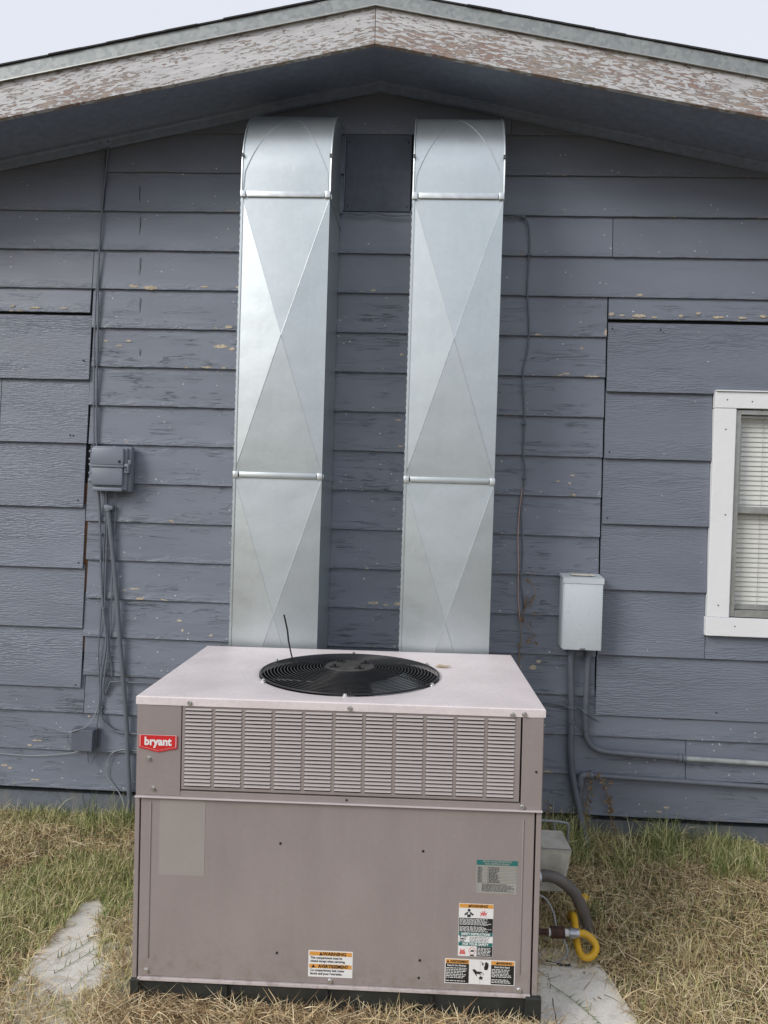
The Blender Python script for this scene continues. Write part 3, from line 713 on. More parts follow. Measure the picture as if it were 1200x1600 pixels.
for r0_, r1_ in ((pd, pe), (pe, pv), (pv, rim_o), (rim_o, rim_m), (rim_m, rim_i), (rim_i, rim_d)):
    for i in range(N): b.b.faces.new((r0_[i], r0_[(i+1) % N], r1_[(i+1) % N], r1_[i]))
b.build('lid', M['lidm'], ac, True, 25)
# fan well
b = MB(); r1 = [[b.b.verts.new((cxF+(rF+.001)*math.cos(2*math.pi*i/N), cyF+(rF+.001)*math.sin(2*math.pi*i/N), zt+dz)) for i in range(N)] for dz in (-.006, -.22)]
for i in range(N): b.b.faces.new((r1[0][i], r1[0][(i+1) % N], r1[1][(i+1) % N], r1[1][i]))
b.b.faces.new(r1[1]); b.build('fan_shroud', M['black'], ac, True)
# fan
hub = MB().cyl((cxF, cyF, zt-.10), .07, .06, 'z', 28).build('fan_hub', M['hub'], ac, True)
for k in range(3):
    A = 2*math.pi*k/3+.35; vs = []; nR, nA = 6, 6
    for i in range(nR+1):
        r_ = .065+(.300-.065)*i/nR; span = math.radians(34+26*i/nR)
        for j in range(nA+1):
            u_ = j/nA-.5; vs.append((cxF+r_*math.cos(A+u_*span), cyF+r_*math.sin(A+u_*span), zt-.085+u_*.075+.01*math.cos(u_*3)))
    fs = [(i*(nA+1)+j, i*(nA+1)+j+1, (i+1)*(nA+1)+j+1, (i+1)*(nA+1)+j) for i in range(nR) for j in range(nA)]
    b = MB().poly(vs, fs); o = b.build('fan_blade', M['blade'], ac, True, 80)
    o.modifiers.new('thick', 'SOLIDIFY').thickness = .0016
# wire grille
gr = empty('fan_grille', (cxF, cyF, zt)); gr.parent = ac; gr.scale = (.957, .957, 1)
def dome(r_): return .004+.022*(1-(r_/.33)**2)
rr = .098
while rr < .328:
    MB().tube([(rr*math.cos(2*math.pi*i/64), rr*math.sin(2*math.pi*i/64), dome(rr)) for i in range(64)], .00155, 5, False, close=True).build('ring_wire', M['grille'], gr, True, 80)
    rr += .0121
MB().tube([(.331*math.cos(2*math.pi*i/64), .331*math.sin(2*math.pi*i/64), .002) for i in range(64)], .003, 6, False, close=True).build('rim_wire', M['grille'], gr, True, 80)
for k in range(6):
    A = math.radians(-88+60*k)
    MB().tube([((.075+.262*i/8)*math.cos(A), (.075+.262*i/8)*math.sin(A), dome(.075+.262*i/8)-.0025) for i in range(9)], .0022, 6, False).build('spoke_wire', M['grille'], gr, True, 80)
    MB().cyl((.342*math.cos(A), .342*math.sin(A), -.003), .0095, .005, 'z', 12).cyl((.342*math.cos(A), .342*math.sin(A), .002), .006, .006, 'z', 6).build('mounting_screw', M['screw'], gr)
b = MB().cyl((0, 0, .016), .096, .010, 'z', 40, .090); b.build('hub_plate', M['hub'], gr, True)
for k in range(4):
    A = math.radians(35+90*k); MB().cyl((.066*math.cos(A), .066*math.sin(A), .026), .006, .012, 'z', 6).box(.066*math.cos(A)-.018, .066*math.cos(A)+.018, .066*math.sin(A)-.002, .066*math.sin(A)+.002, .0262, .030).build('motor_bolt', M['grille'], gr)
# inner body (dark core behind panels)
b = MB(); b.box(-HW+.012, HW-.012, .030, DP-.006, ZT-.878, ZT-.24); b.build('cabinet_core', M['void'], ac)
for x0, x1 in ((-HW+.002, -HW+.011), (HW-.011, HW-.002)): U('side_panel', M['ac'], x0, x1, .012, DP-.008, -.8785, -.0258)
U('rear_panel', M['ac'], -HW+.012, HW-.012, DP-.0055, DP-.002, -.8785, -.0258)
# upper front
lc = U('corner_panel', M['ac'], -.6195, -.4825, .0, .020, -.3035, -.0262, .001)
rc = U('corner_panel', M['ac'], .5565, .6190, .0, .020, -.3060, -.0262, .001)
lv = U('louver_panel', M['ac'], -.4795, .5505, .0005, .0025, -.2830, -.2748, .0)     # lower border strip; the louvers hang in it
L0 = lv.location
U('panel_border', M['ac'], -.4795, .5505, .0005, .0025, -.0305, -.0262, parent=lv)
ncol, pitch = 11, .0922; xL0 = -.470; cw = .081
for c in range(ncol+1):
    xa = -.4795 if c == 0 else xL0+(c-1)*pitch+cw; xb = xL0+c*pitch if c < ncol else .5505
    U('panel_rib', M['ac'], xa, xb, .0005, .0025, -.2746, -.0307, parent=lv)
b = MB(); prof = [(.0045, .0004), (.0010, -.0012), (-.0020, -.0034), (-.0036, -.0062), (-.0028, -.0065), (-.0010, -.0034), (.0022, -.0014), (.0055, .0000)]
b.prism([(y, z) for y, z in prof], 'x', 0, cw-.0006); lm = b.mesh('louver', M['aclouv'], True, 50)
for c in range(ncol):
    for r_ in range(21):
        o = link('louver', lm, lv); o.location = (xL0+c*pitch+.0003-L0.x, 0-L0.y, ZT-.0318-r_*.01158-L0.z)
U('coil_backing', M['void'], -.478, .549, .012, .0135, -.280, -.027)
# rails
U('middle_rail', M['ac'], -.4815, .5555, -.0005, .020, -.3060, -.2885, .001)
U('drip_flange', M['acedge'], -.621, .6215, -.010, .020, -.3105, -.3063, .001)
U('drip_flange_end', M['ac'], -.6195, -.4825, .0002, .019, -.3060, -.3037)
# lower panel
lp = U('access_door', M['ac'], -.6040, .6000, .004, .018, -.8670, -.3120, .0012)
for x0, x1 in ((-.6225, -.6085), (.6055, .6210)): U('corner_post', M['ac'], x0, x1, .0035, .020, -.8785, -.3115, .001)
U('bottom_flange', M['acedge'], -.6040, .6000, -.003, .016, -.8785, -.8685, .001)
for x in (-.5735, .5665):
    L1 = lp.location
    b = MB(); b.box(-.0028, .0028, -.0022, .001, 0, .485 if x < 0 else .475, .0018, 2); o = b.build('pressed_bead', M['ac'], lp, True, 60); o.location = (x-L1.x, .004-L1.y-.0002, ZT-.812-L1.z)
U('sticker_ghost', M['patch'], -.5455, -.4040, .0034, .0045, -.5510, -.3180, parent=lp)
for x, z in ((-.17, -.44), (.266, -.446), (-.174, -.778), (.264, -.781), (.262, -.835)):
    o = MB().cyl((0, 0, 0), .0042, .002, 'y', 10).build('panel_hole', M['void'], lp); o.location = (x-lp.location.x, .0032-lp.location.y, ZT+z-lp.location.z)
sm = MB().cyl((0, 0, 0), .0082, .0015, 'y', 14).cyl((0, -.0055, 0), .0062, .0055, 'y', 6).mesh('hex_screw', M['screw'])
for x, y, z in ((-.457, -.0012, -.017), (.034, -.0012, -.017), (.525, -.0012, -.020), (.560, -.0012, -.017), (-.582, 0, -.192), (-.567, 0, -.284), (.561, 0, -.298), (-.578, .004, -.85), (.566, .004, -.858), (-.009, .004, -.857)):
    link('hex_screw', sm, ac, (x, y-.0015, ZT+z))
hm = MB().cyl((0, 0, 0), .0035, .002, 'y', 10).mesh('screw_hole', M['void'])
for x, z in ((-.352, -.018), (.087, -.019), (-.545, -.015), (.03, -.297), (.60, -.19)): link('screw_hole', hm, ac, (x, -.0022, ZT+z))
# base rail
U('base_rail', M['base'], -.612, .612, .008, .030, -.955, -.8790, .002)
U('base_rail', M['base'], -.618, -.595, .031, DP-.03, -.955, -.8790, .002); U('base_rail', M['base'], .595, .618, .031, DP-.03, -.955, -.8790, .002)
for x in (-.33, -.02, .30): U('rail_gusset', M['base'], x, x+.006, -.004, .0078, -.95, -.885)
U('rail_foot', M['base'], .585, .632, -.012, .0078, -.952, -.872, .002); U('rail_foot', M['base'], -.625, -.598, -.006, .0078, -.95, -.874, .002)

# badge
bx0, bx1 = -.6115, -.4935
bd = MB(); pts = [(bx0, -.1205), (bx1, -.1205), (bx1, -.158), (-.5525, -.1705), (bx0, -.158)]
bd.prism([(x+.5525, z+.142) for x, z in pts], 'y', -.004, .0); badge = bd.build('badge', M['red'], ac, loc=(-.5525, 0, ZT-.142))
for (sc_, y0, mt) in ((.955, -.0046, 'white'), (.925, -.0050, 'red')):
    b = MB(); b.prism([((x+.5525)*sc_, (z+.144)*sc_+.002) for x, z in pts], 'y', y0, y0+.0004); b.build('badge_border' if mt == 'white' else 'badge_field', M[mt], badge)
text('bryant', .0335, M['white'], badge, 0, -.0055, .0042, sx=.96, off=.0013, depth=.0005)

# stickers on the access door.  rectangles are (x0, x1, z0, z1) in cabinet coordinates, layer by layer
YD = .004
def lab(x0, x1, z0, z1, mat, name='warning_label'):
    o = U(name, M[mat], x0, x1, YD-.0006, YD+.0003, z0, z1, parent=lp)
    return o
def onlab(lb, name, mat, x0, x1, z0, z1, layer):
    w_ = lp.location+lb.location
    return B(name, M[mat], lb, x0-w_.x, x1-w_.x, YD-.0006-.0004*layer-w_.y, YD-.0005-w_.y, ZT+z0-w_.z, ZT+z1-w_.z)
def ltext(lb, body, size, mat, x, z, layer=2, sx=1., off=0., align='CENTER'):
    w_ = lp.location+lb.location
    return text(body, size, M[mat], lb, x-w_.x, YD-.0006-.0004*layer-w_.y, ZT+z-w_.z, 'lettering', sx, off, align, .0001)
def print_lines(lb, mat, x0, x1, z0, z1, n, layer=2, fill=.52, ragged=.35, gap=0):
    """small print too fine to read: rows of word-length bars"""
    w_ = lp.location+lb.location; b = MB(); dz = (z1-z0)/n; R = random.Random(int(x0*1e4)+n)
    for i in range(n):
        if gap and i == gap: continue
        zc_ = z1-(i+.5)*dz; x = x0; end = x1-R.random()*ragged*(x1-x0)
        while x < end:
            wl = R.uniform(.004, .012); xe = min(x+wl, end)
            b.box(x-w_.x, xe-w_.x, YD-.0006-.0004*layer-w_.y, YD-.0006-w_.y, ZT+zc_-dz*fill/2-w_.z, ZT+zc_+dz*fill/2-w_.z); x = xe+.0022
    return b.build('small_print', M[mat], lb)
def tri(lb, x, z, s_, layer=2, mat='blackp'):
    w_ = lp.location+lb.location; b = MB(); y1 = YD-.0006-.0004*layer-w_.y
    b.prism([(x-s_-w_.x, ZT+z-s_*.8-w_.z), (x+s_-w_.x, ZT+z-s_*.8-w_.z), (x-w_.x, ZT+z+s_*.95-w_.z)], 'y', y1, y1+.0004); b.build('hazard_triangle', M[mat], lb)
def shape(lb, name, mat, polys, ox, oz, s_, layer=2):
    w_ = lp.location+lb.location; b = MB(); y1 = YD-.0006-.0004*layer-w_.y
    for P_ in polys: b.prism([(ox+p[0]*s_-w_.x, ZT+oz+p[1]*s_-w_.z) for p in P_], 'y', y1, y1+.0003)
    return b.build(name, M[mat], lb)
def circ(r_, cx_=0, cz_=0, n=14): return [(cx_+r_*math.cos(2*math.pi*i/n), cz_+r_*math.sin(2*math.pi*i/n)) for i in range(n)]
# bottom centre sticker
A_ = lab(-.0765, .0595, -.8455, -.7645, 'white'); A_['label'] = 'white and orange sticker reading WARNING and AVERTISSEMENT'
onlab(A_, 'header_band', 'orange', -.0735, .0565, -.7800, -.7675, 1); tri(A_, -.038, -.7740, .0058); ltext(A_, 'WARNING', .0145, 'blackp', .0035, -.7740, sx=1.02, off=.0004)
ltext(A_, 'This compartment must be\nclosed except when servicing.', .0103, 'blackp', -.0700, -.7915, align='LEFT', sx=.86, off=.00015)
onlab(A_, 'header_band', 'orange', -.0735, .0565, -.8185, -.8060, 1); tri(A_, -.061, -.8125, .0058); ltext(A_, 'AVERTISSEMENT', .0140, 'blackp', .0005, -.8125, sx=.90, off=.0004)
ltext(A_, 'Ce compartiment doit rester\nferm\u00e9 sauf pour l\u2019entretien.', .0103, 'blackp', -.0700, -.8300, align='LEFT', sx=.86, off=.00015)
# error code table
T_ = lab(.4285, .5535, -.5660, -.4640, 'silverlab', 'code_label'); T_['label'] = 'silver code table sticker with a teal heading'
onlab(T_, 'header_band', 'teal', .4290, .5530, -.4805, -.4645, 1)
ltext(T_, 'ERROR CODE DESCRIPTION\nFOR CONTROL BOARD', .0075, 'silverlab', .491, -.4725, sx=.92, off=.0002)
print_lines(T_, 'grayp', .434, .447, -.5345, -.4855, 11, fill=.6, ragged=.2); print_lines(T_, 'grayp', .466, .500, -.5345, -.4855, 11, fill=.6, ragged=.3); print_lines(T_, 'grayp', .446, .545, -.5610, -.5365, 7, fill=.5, ragged=.25)
for i in range(12): onlab(T_, 'table_rule', 'grayp', .432, .550, -.4850-i*.00445, -.4846-i*.00445, 1)
for x in (.4315, .4630, .5505): onlab(T_, 'table_rule', 'grayp', x, x+.0006, -.563, -.4835, 1)
# tall safety sticker
S_ = lab(.3790, .4835, -.7610, -.6000, 'white'); S_['label'] = 'tall sticker with WARNING, SAFETY INSTRUCTIONS and FOR YOUR SAFETY bands'
onlab(S_, 'header_band', 'orange', .3800, .4825, -.6130, -.6010, 1); tri(S_, .411, -.6072, .0045); ltext(S_, 'WARNING', .0115, 'blackp', .4385, -.6070, off=.0003)
onlab(S_, 'print_field', 'blackp', .3800, .4825, -.6870, -.6440, 1); print_lines(S_, 'white', .382, .480, -.6855, -.6455, 12, 2, .42, .25, gap=6)
onlab(S_, 'header_band', 'teal', .3800, .4825, -.6985, -.6875, 1); ltext(S_, 'SAFETY INSTRUCTIONS', .0098, 'white', .4312, -.6930, sx=.84, off=.0004)
ltext(S_, 'IF YOU\nSMELL\nGAS:', .0072, 'blackp', .3835, -.7080, align='LEFT', off=.0001); print_lines(S_, 'grayp', .413, .478, -.7175, -.7000, 4, 2, .28, .2)
onlab(S_, 'header_band', 'teal', .3800, .4825, -.7295, -.7185, 1); ltext(S_, 'FOR YOUR SAFETY', .0100, 'white', .4312, -.7240, sx=.92, off=.0004)
onlab(S_, 'print_field', 'blackp', .4355, .4825, -.7600, -.7300, 1); print_lines(S_, 'white', .438, .480, -.7575, -.7325, 6, 2, .42, .2)
shape(S_, 'pictogram', 'blackp', [circ(.14, 0, .30), [(-.48, -.12), (-.16, .12), (.16, .12), (.48, -.12), (.38, -.24), (.17, -.08), (.17, -.40), (-.17, -.40), (-.17, -.08), (-.38, -.24)]], .4095, -.6290, .030)
shape(S_, 'pictogram', 'white', [circ(.12, 0, -.02)], .4095, -.6290, .030, 3)
shape(S_, 'pictogram', 'pinkred', [[(-.34, -.42), (-.30, -.05), (-.40, .22), (-.16, .02), (-.08, .40), (.02, .04), (.16, .44), (.20, .02), (.46, .20), (.32, -.08), (.34, -.42), (.2, -.10), (0, -.30), (-.16, -.08)]], .4530, -.6290, .026)
shape(S_, 'pictogram', 'pinkred', [[(-.5, -.45), (-.35, .05), (-.30, .42), (-.14, .08), (0, .30), (.10, .06), (.24, .40), (.34, 0), (.5, -.45)]], .3925, -.7460, .020)
shape(S_, 'pictogram', 'pinkred', [circ(.5, 0, 0, 22)], .4215, -.7440, .021); shape(S_, 'pictogram', 'white', [circ(.42, 0, 0, 22)], .4215, -.7440, .021, 3)
shape(S_, 'pictogram', 'blackp', [[(-.28, -.1), (-.2, .1), (0, .16), (.28, .12), (.3, -.1)], [(-.3, -.72), (.3, -.72), (.3, -.56), (-.3, -.56)]], .4215, -.7440, .021, 4)
# wide electric shock sticker
W_ = lab(.3405, .5525, -.8460, -.7705, 'white'); W_['label'] = 'wide sticker in French and English with hand pictograms'
for x0, x1, hd, sub in ((.3430, .4135, 'AVERTISSEMENT', 'Risque De Choc \u00c9lectrique'), (.4805, .5500, 'WARNING', 'Electric Shock Hazard')):
    onlab(W_, 'header_band', 'orange', x0, x1, -.7845, -.7725, 1); onlab(W_, 'print_field', 'blackp', x0, x1, -.8435, -.7850, 1)
    tri(W_, x0+.0065 if hd[0] == 'A' else x0+.018, -.7785, .0042); ltext(W_, hd, .0095, 'blackp', (x0+x1)/2+.0055, -.7785, sx=.78 if hd[0] == 'A' else .95, off=.0003)
    ltext(W_, sub, .0072, 'white', (x0+x1)/2-.002, -.7905, sx=.72, off=.0002)
    print_lines(W_, 'white', x0+.002, x1-.003, -.8400, -.7960, 9 if hd[0] == 'A' else 10, 2, .42, .25, gap=7 if hd[0] == 'A' else 6)
onlab(W_, 'fold_line', 'silverlab', .4470, .4475, -.8440, -.7725, 1)
shape(W_, 'pictogram', 'blackp', [[(-.2, -.42), (.16, -.42), (.26, -.1), (.30, .1), (.24, .42), (.14, .44), (.12, .1), (.1, .5), (0, .52), (0, .1), (-.04, .48), (-.14, .44), (-.12, .05), (-.22, .0)], [(-.62, .56), (-.40, .34), (-.52, .26), (-.30, .0), (-.36, .22), (-.22, .28), (-.5, .52)]], .4650, -.7900, .026)
shape(W_, 'pictogram', 'blackp', [[(-.8, .34), (-.45, .36), (-.2, .1), (.4, .05), (.62, -.05), (.5, -.12), (.1, -.1), (.4, -.24), (.34, -.3), (-.1, -.22), (-.26, -.2), (-.14, -.52), (-.28, -.46), (-.5, -.12)], circ(.06, .72, -.2), circ(.05, .6, -.34), [(.0, -.75), (.25, -.62), (.36, -.40), (.42, -.62), (.7, -.66), (.5, -.8), (.55, -1.05), (.34, -.9), (.12, -1.0), (.2, -.82)]], .4420, -.8085, .023)

# cable tie standing in the fan grille
p0 = Vector((-.438, -.877, 1.015))
b = MB(); b.tube([p0+Vector((.012, 0, -.035)), p0, p0+Vector((-.022, 0, .085)), p0+Vector((-.030, .0, .135)), p0+Vector((-.043, 0, .188))], [.0030]*12+[.0034]*20, 6)
tag(b.build('cable_tie', M['black'], smooth=True), 'thin black plastic tie standing up out of the fan grille', 'cable tie')
# dead leaf on the lid
lw = ac.matrix_basis
b = MB(); vs = [(-.03, -.004, .002), (-.012, -.012, .006), (.012, -.010, .003), (.032, .002, .008), (.010, .012, .005), (-.014, .010, .008), (0, 0, .001)]
b.poly(vs, [(0, 1, 6), (1, 2, 6), (2, 3, 6), (3, 4, 6), (4, 5, 6), (5, 0, 6)])
M['tan'] = simple('tan leaf', (.48, .38, .24), .8); Rw = Rm.to_4x4(); Rw.translation = O-Rm @ Vector((0, 0, ZT))
o = b.build('dead_leaf', M['tan']); o.location = Rw @ Vector((.335, .535, ZT+.002)); tag(o, 'small tan dead leaf lying on the lid at the right rim of the fan', 'leaf')
o.modifiers.new('thick', 'SOLIDIFY').thickness = .0008

# ---------------------------------------------------------------- things on the left of the wall
nb = empty('telephone_box', (-1.455, -.02, 1.632), 'grey painted telephone box on the left wall with cables hanging from it', 'utility box')
def P(name, mat, par, x0, x1, y0, y1, z0, z1, bev=0., seg=2):
    L_ = par.location; return B(name, M[mat], par, x0-L_.x, x1-L_.x, y0-L_.y, y1-L_.y, z0-L_.z, z1-L_.z, bev, seg)
P('back_box', 'pgray', nb, -1.545, -1.362, -.062, -.019, 1.622, 1.832, .006)
P('cover_lip', 'pgray', nb, -1.538, -1.374, -.082, -.0622, 1.630, 1.826, .005)
P('upper_cover', 'pgray', nb, -1.536, -1.384, -.103, -.0822, 1.7435, 1.824, .007)
P('lower_cover', 'pgray', nb, -1.536, -1.388, -.101, -.0822, 1.650, 1.7385, .007)
P('cover_ridge', 'pgray', nb, -1.540, -1.380, -.108, -.084, 1.7345, 1.7435, .002)
P('bottom_lip', 'pgray', nb, -1.530, -1.392, -.094, -.063, 1.6235, 1.640, .003)
P('latch', 'pgray', nb, -1.383, -1.362, -.096, -.0625, 1.708, 1.752, .003)
P('latch_tab', 'pgray', nb, -1.372, -1.356, -.085, -.0625, 1.747, 1.770, .003)
for (x, z) in ((-1.402, 1.760),): MB().cyl((x+1.455, -.104+.02, z-1.632), .0065, .004, 'y', 14).build('lock_hole', M['void'], nb)
for z in (1.722, 1.735): MB().cyl((-1.372+1.455, -.0975+.02, z-1.632), .0035, .003, 'y', 10).build('latch_hole', M['void'], nb)
for z in (1.665, 1.70, 1.74, 1.765, 1.80): P('hinge_knuckle', 'pgray', nb, -1.553, -1.538, -.090, -.070, z, z+.010, .002)

jb = empty('junction_box', (-1.56, -.02, .402), 'small dark grey box low on the left wall, thin pale wire over it', 'junction box')
b = MB(); b.prism([(-.052, .002), (.048, .0), (.052, .098), (-.050, .104)], 'y', -.055, 0); bm_ = b.b
bmesh.ops.bevel(b.b, geom=list(b.b.edges), offset=.002, segments=1, affect='EDGES'); b.build('box_cover', M['pdark'], jb)
P('box_base', 'pdark', jb, -1.600, -1.496, -.0195, -.0175+.0, .408, .500)

def cable(name, pts, r, mat, label, cat='cable', rib=0, ribn=0, n=8, sub=6, group=None):
    b = MB(); b.tube(pts, r, n, True, sub, rib, ribn); o = b.build(name, M[mat], None, True, 60)
    return tag(o, label, cat, group)
Yc = -.026
cable('riser_cable', [(-1.518, -.045, 3.27), (-1.523, -.03, 3.22), (-1.534, Yc, 3.10), (-1.546, Yc, 2.936), (-1.556, Yc, 2.667), (-1.552, Yc, 2.427), (-1.551, Yc, 2.126), (-1.548, Yc, 1.95), (-1.542, -.03, 1.832)], .0045, 'cable', 'grey painted cable running from the eave straight down to the telephone box')
cable('riser_cable', [(-1.560, -.045, 3.262), (-1.548, -.03, 3.20), (-1.545, Yc, 3.05), (-1.553, Yc, 2.8), (-1.564, Yc, 2.55), (-1.567, Yc, 2.35), (-1.564, Yc, 2.12), (-1.561, Yc, 1.95), (-1.556, -.03, 1.822)], .0035, 'cable', 'thinner painted cable just left of the thick one between eave and telephone box')
cable('drop_cable', [(-1.520, -.05, 1.625), (-1.522, -.028, 1.55), (-1.518, Yc, 1.45), (-1.508, Yc, 1.25), (-1.495, Yc, 1.08), (-1.474, -.03, .93), (-1.478, -.034, .84), (-1.492, -.034, .74), (-1.492, Yc, .62), (-1.487, Yc, .555), (-1.462, Yc, .515), (-1.41, Yc, .488), (-1.33, Yc, .482), (-1.1, -.024, .48)], .0058, 'cable', 'thick grey cable dropping from the telephone box and curving right behind the unit')
cable('drop_cable', [(-1.496, -.05, 1.63), (-1.492, -.028, 1.5), (-1.498, Yc, 1.36), (-1.496, Yc, 1.24), (-1.506, -.024, 1.0), (-1.512, -.024, .86), (-1.505, -.027, .76), (-1.498, -.033, .62), (-1.505, -.036, .52), (-1.510, -.038, .41), (-1.524, -.04, .345), (-1.542, -.04, .345), (-1.548, -.035, .39)], .003, 'cable', 'thin wire hanging from the telephone box that loops up under the small junction box')
cable('drop_cable', [(-1.484, -.05, 1.63), (-1.484, -.028, 1.45), (-1.486, Yc, 1.2), (-1.486, -.024, 1.05), (-1.464, -.03, .90), (-1.470, -.034, .80), (-1.48, -.034, .70), (-1.475, Yc, .66), (-1.455, Yc, .71), (-1.435, Yc, .724), (-1.3, Yc, .724), (-1.0, -.024, .722)], .004, 'cable', 'grey cable bending right just above the unit lid level and running behind it')
cable('drop_cable', [(-1.440, -.05, 1.63), (-1.445, Yc, 1.52), (-1.452, Yc, 1.40), (-1.454, Yc, 1.2), (-1.456, -.024, .98), (-1.460, -.024, .88), (-1.447, -.024, .79), (-1.443, -.024, .745)], .0028, 'cable', 'hair thin painted wire just beside the fat grey conduit on the left wall')
cable('thin_wire', [(-1.500, -.03, .640), (-1.515, -.03, .575), (-1.54, -.062, .52), (-1.60, -.079, .497), (-1.635, -.06, .48), (-1.645, -.03, .43), (-1.625, -.026, .395), (-1.600, -.028, .385)], .0022, 'cableL', 'thin pale wire looping across the front of the small junction box')
cable('thin_wire', [(-1.57, -.03, .398), (-1.62, -.024, .378), (-1.72, -.021, .362), (-1.84, -.0205, .352), (-2.1, -.0205, .358), (-2.6, -.0205, .37)], .0022, 'cableL', 'thin pale wire running left along the lowest boards')
cable('thin_wire', [(-1.31, -.024, .40), (-1.39, -.024, .402), (-1.44, -.024, .378), (-1.458, -.024, .33), (-1.455, -.024, .275), (-1.425, -.024, .235), (-1.39, -.03, .195), (-1.36, -.05, .15), (-1.355, -.06, .10)], .0022, 'cableL', 'thin pale wire curling down to the grass between junction box and unit')
cd = empty('wall_conduit', (-1.35, -.03, .08), 'fat grey painted conduit slanting from the telephone box down to the ground', 'conduit')
def TP(name, mat, par, pts, r, n=12, rib=0, ribn=0, sub=6):
    L_ = par.location; b = MB(); b.tube([Vector(p)-L_ for p in pts], r, n, True, sub, rib, ribn); return b.build(name, M[mat], par, True, 60)
TP('pipe', 'cond', cd, [(-1.478, -.034, 1.535), (-1.464, -.034, 1.43), (-1.447, -.034, 1.30), (-1.424, -.034, 1.10), (-1.408, -.034, .93), (-1.386, -.034, .74), (-1.364, -.034, .52), (-1.352, -.036, .35), (-1.342, -.038, .22), (-1.338, -.038, .04)], .0105)
TP('end_collar', 'pgray', cd, [(-1.481, -.034, 1.56), (-1.4775, -.034, 1.53)], .0145)
TP('pulled_wire', 'cable', cd, [(-1.487, -.05, 1.632), (-1.486, -.036, 1.60), (-1.480, -.034, 1.55)], .004, 8); TP('pulled_wire', 'cable', cd, [(-1.476, -.05, 1.632), (-1.479, -.034, 1.60), (-1.474, -.034, 1.55)], .004, 8)
P('strap', 'pgray', cd, -1.493, -1.452, -.049, -.019, 1.536, 1.556, .003)

# ---------------------------------------------------------------- things on the right of the wall
eb = empty('electrical_box', (.722, -.02, .98), 'pale grey steel electrical box on the right wall with two conduits below', 'electrical box')
P('enclosure', 'ebox', eb, .636, .806, -.118, -.019, .982, 1.296, .003)
P('front_cover', 'ebox', eb, .640, .8095, -.1245, -.1185, .979, 1.276, .002)
b = MB(); b.prism([(-.128, 1.276), (-.128, 1.300), (-.019, 1.312), (-.019, 1.2965), (-.1185, 1.2965), (-.1185, 1.276)], 'x', .633, .813); 
for v in b.b.verts: v.co -= Vector((.722, -.02, .98))
b.build('rain_lid', M['ebox'], eb)
P('lid_plate', 'hood', eb, .672, .775, -.098, -.030, 1.309, 1.3145)
P('latch', 'steel', eb, .715, .737, -.1285, -.1245, .981, .991, .001)
P('side_latch', 'ebox', eb, .8065, .812, -.11, -.09, 1.24, 1.268)

cable('wall_cable', [(.29, Yc, 2.925), (.36, Yc, 2.930), (.405, Yc, 2.932), (.435, Yc, 2.905), (.447, Yc, 2.83), (.447, Yc, 2.74), (.444, Yc, 2.60), (.458, Yc, 2.42), (.452, Yc, 2.31), (.436, Yc, 2.22), (.446, Yc, 2.08), (.452, Yc, 1.99), (.450, Yc, 1.85), (.462, Yc, 1.76), (.450, Yc, 1.62), (.456, Yc, 1.50), (.462, Yc, 1.38), (.458, Yc, 1.27), (.472, Yc, 1.18), (.478, Yc, 1.08)], .0036, 'cable', 'dark painted cable hanging down the wall to the right of the right duct')
cable('bare_cable', [(.452, -.024, 1.70), (.442, -.025, 1.60), (.438, -.027, 1.48), (.444, -.026, 1.36), (.447, -.026, 1.24), (.450, -.024, 1.17), (.462, -.024, 1.07)], .0024, 'copper', 'pinkish worn wire beside the dark cable right of the ducts')
cable('thin_wire', [(-.412, -.03, 2.935), (-.39, -.03, 2.938), (-.33, -.03, 2.930), (-.27, -.03, 2.940), (-.20, -.03, 2.928), (-.10, -.03, 2.93)], .0042, 'cable', 'painted cable running between the two ducts under the plywood access panel')
for n_, (x, z) in enumerate(((.418, 2.932), (.447, 2.76), (.458, 1.74), (-.398, 2.936), (-.108, 2.930))):
    pass
def clip(par, x, z, y=-.026, r_=.006):
    MB().box(x-r_*1.6, x+r_*1.6, y-r_*.9, -.016, z-.004, z+.004, .001).build('cable_clip', M['pdark'], par)
for par, pts in ((bpy.data.objects['wall_cable'], ((.418, 2.932), (.447, 2.76), (.450, 1.99), (.460, 1.74), (.458, 1.30))), (bpy.data.objects['drop_cable'], ((-1.516, 1.42), (-1.494, 1.07), (-1.491, .60), (-1.43, .495)))):
    for x, z in pts: clip(par, x, z)
# conduits below the electrical box
fc = empty('flexible_conduit', (.70, -.045, .95), 'grey ribbed flexible conduit from the electrical box down into the grass', 'conduit')
TP('ribbed_tube', 'cond', fc, [(.694, -.05, .985), (.694, -.045, .90), (.701, -.042, .75), (.706, -.040, .63), (.708, -.040, .50), (.722, -.042, .38), (.750, -.050, .25), (.772, -.070, .14), (.790, -.10, .05), (.80, -.12, .0)], .0148, 12, .07, .0045)
TP('clamp', 'pdark', fc, [(.706, -.040, .640), (.7065, -.040, .628)], .019, 14)
TP('end_nut', 'pdark', fc, [(.694, -.05, .984), (.694, -.049, .955)], .021, 8)
rcn = empty('bent_conduit', (.77, -.04, .95), 'smooth conduit bending right from the electrical box, paint worn off its run', 'conduit')
TP('bent_pipe', 'cond', rcn, [(.771, -.05, .985), (.771, -.042, .88), (.769, -.040, .70), (.772, -.040, .60), (.784, -.040, .55), (.815, -.040, .518), (.87, -.040, .503), (.98, -.040, .498), (1.20, -.040, .490)], .0135, 14)
TP('coupling', 'cond', rcn, [(1.190, -.040, .4902), (1.205, -.040, .4899)], .0185, 8); TP('coupling', 'cond', rcn, [(1.208, -.040, .4898), (1.222, -.040, .4893)], .0185, 8)
TP('pipe_run', 'pale', rcn, [(1.222, -.040, .489), (1.6, -.040, .482), (2.9, -.040, .455)], .0115, 14)
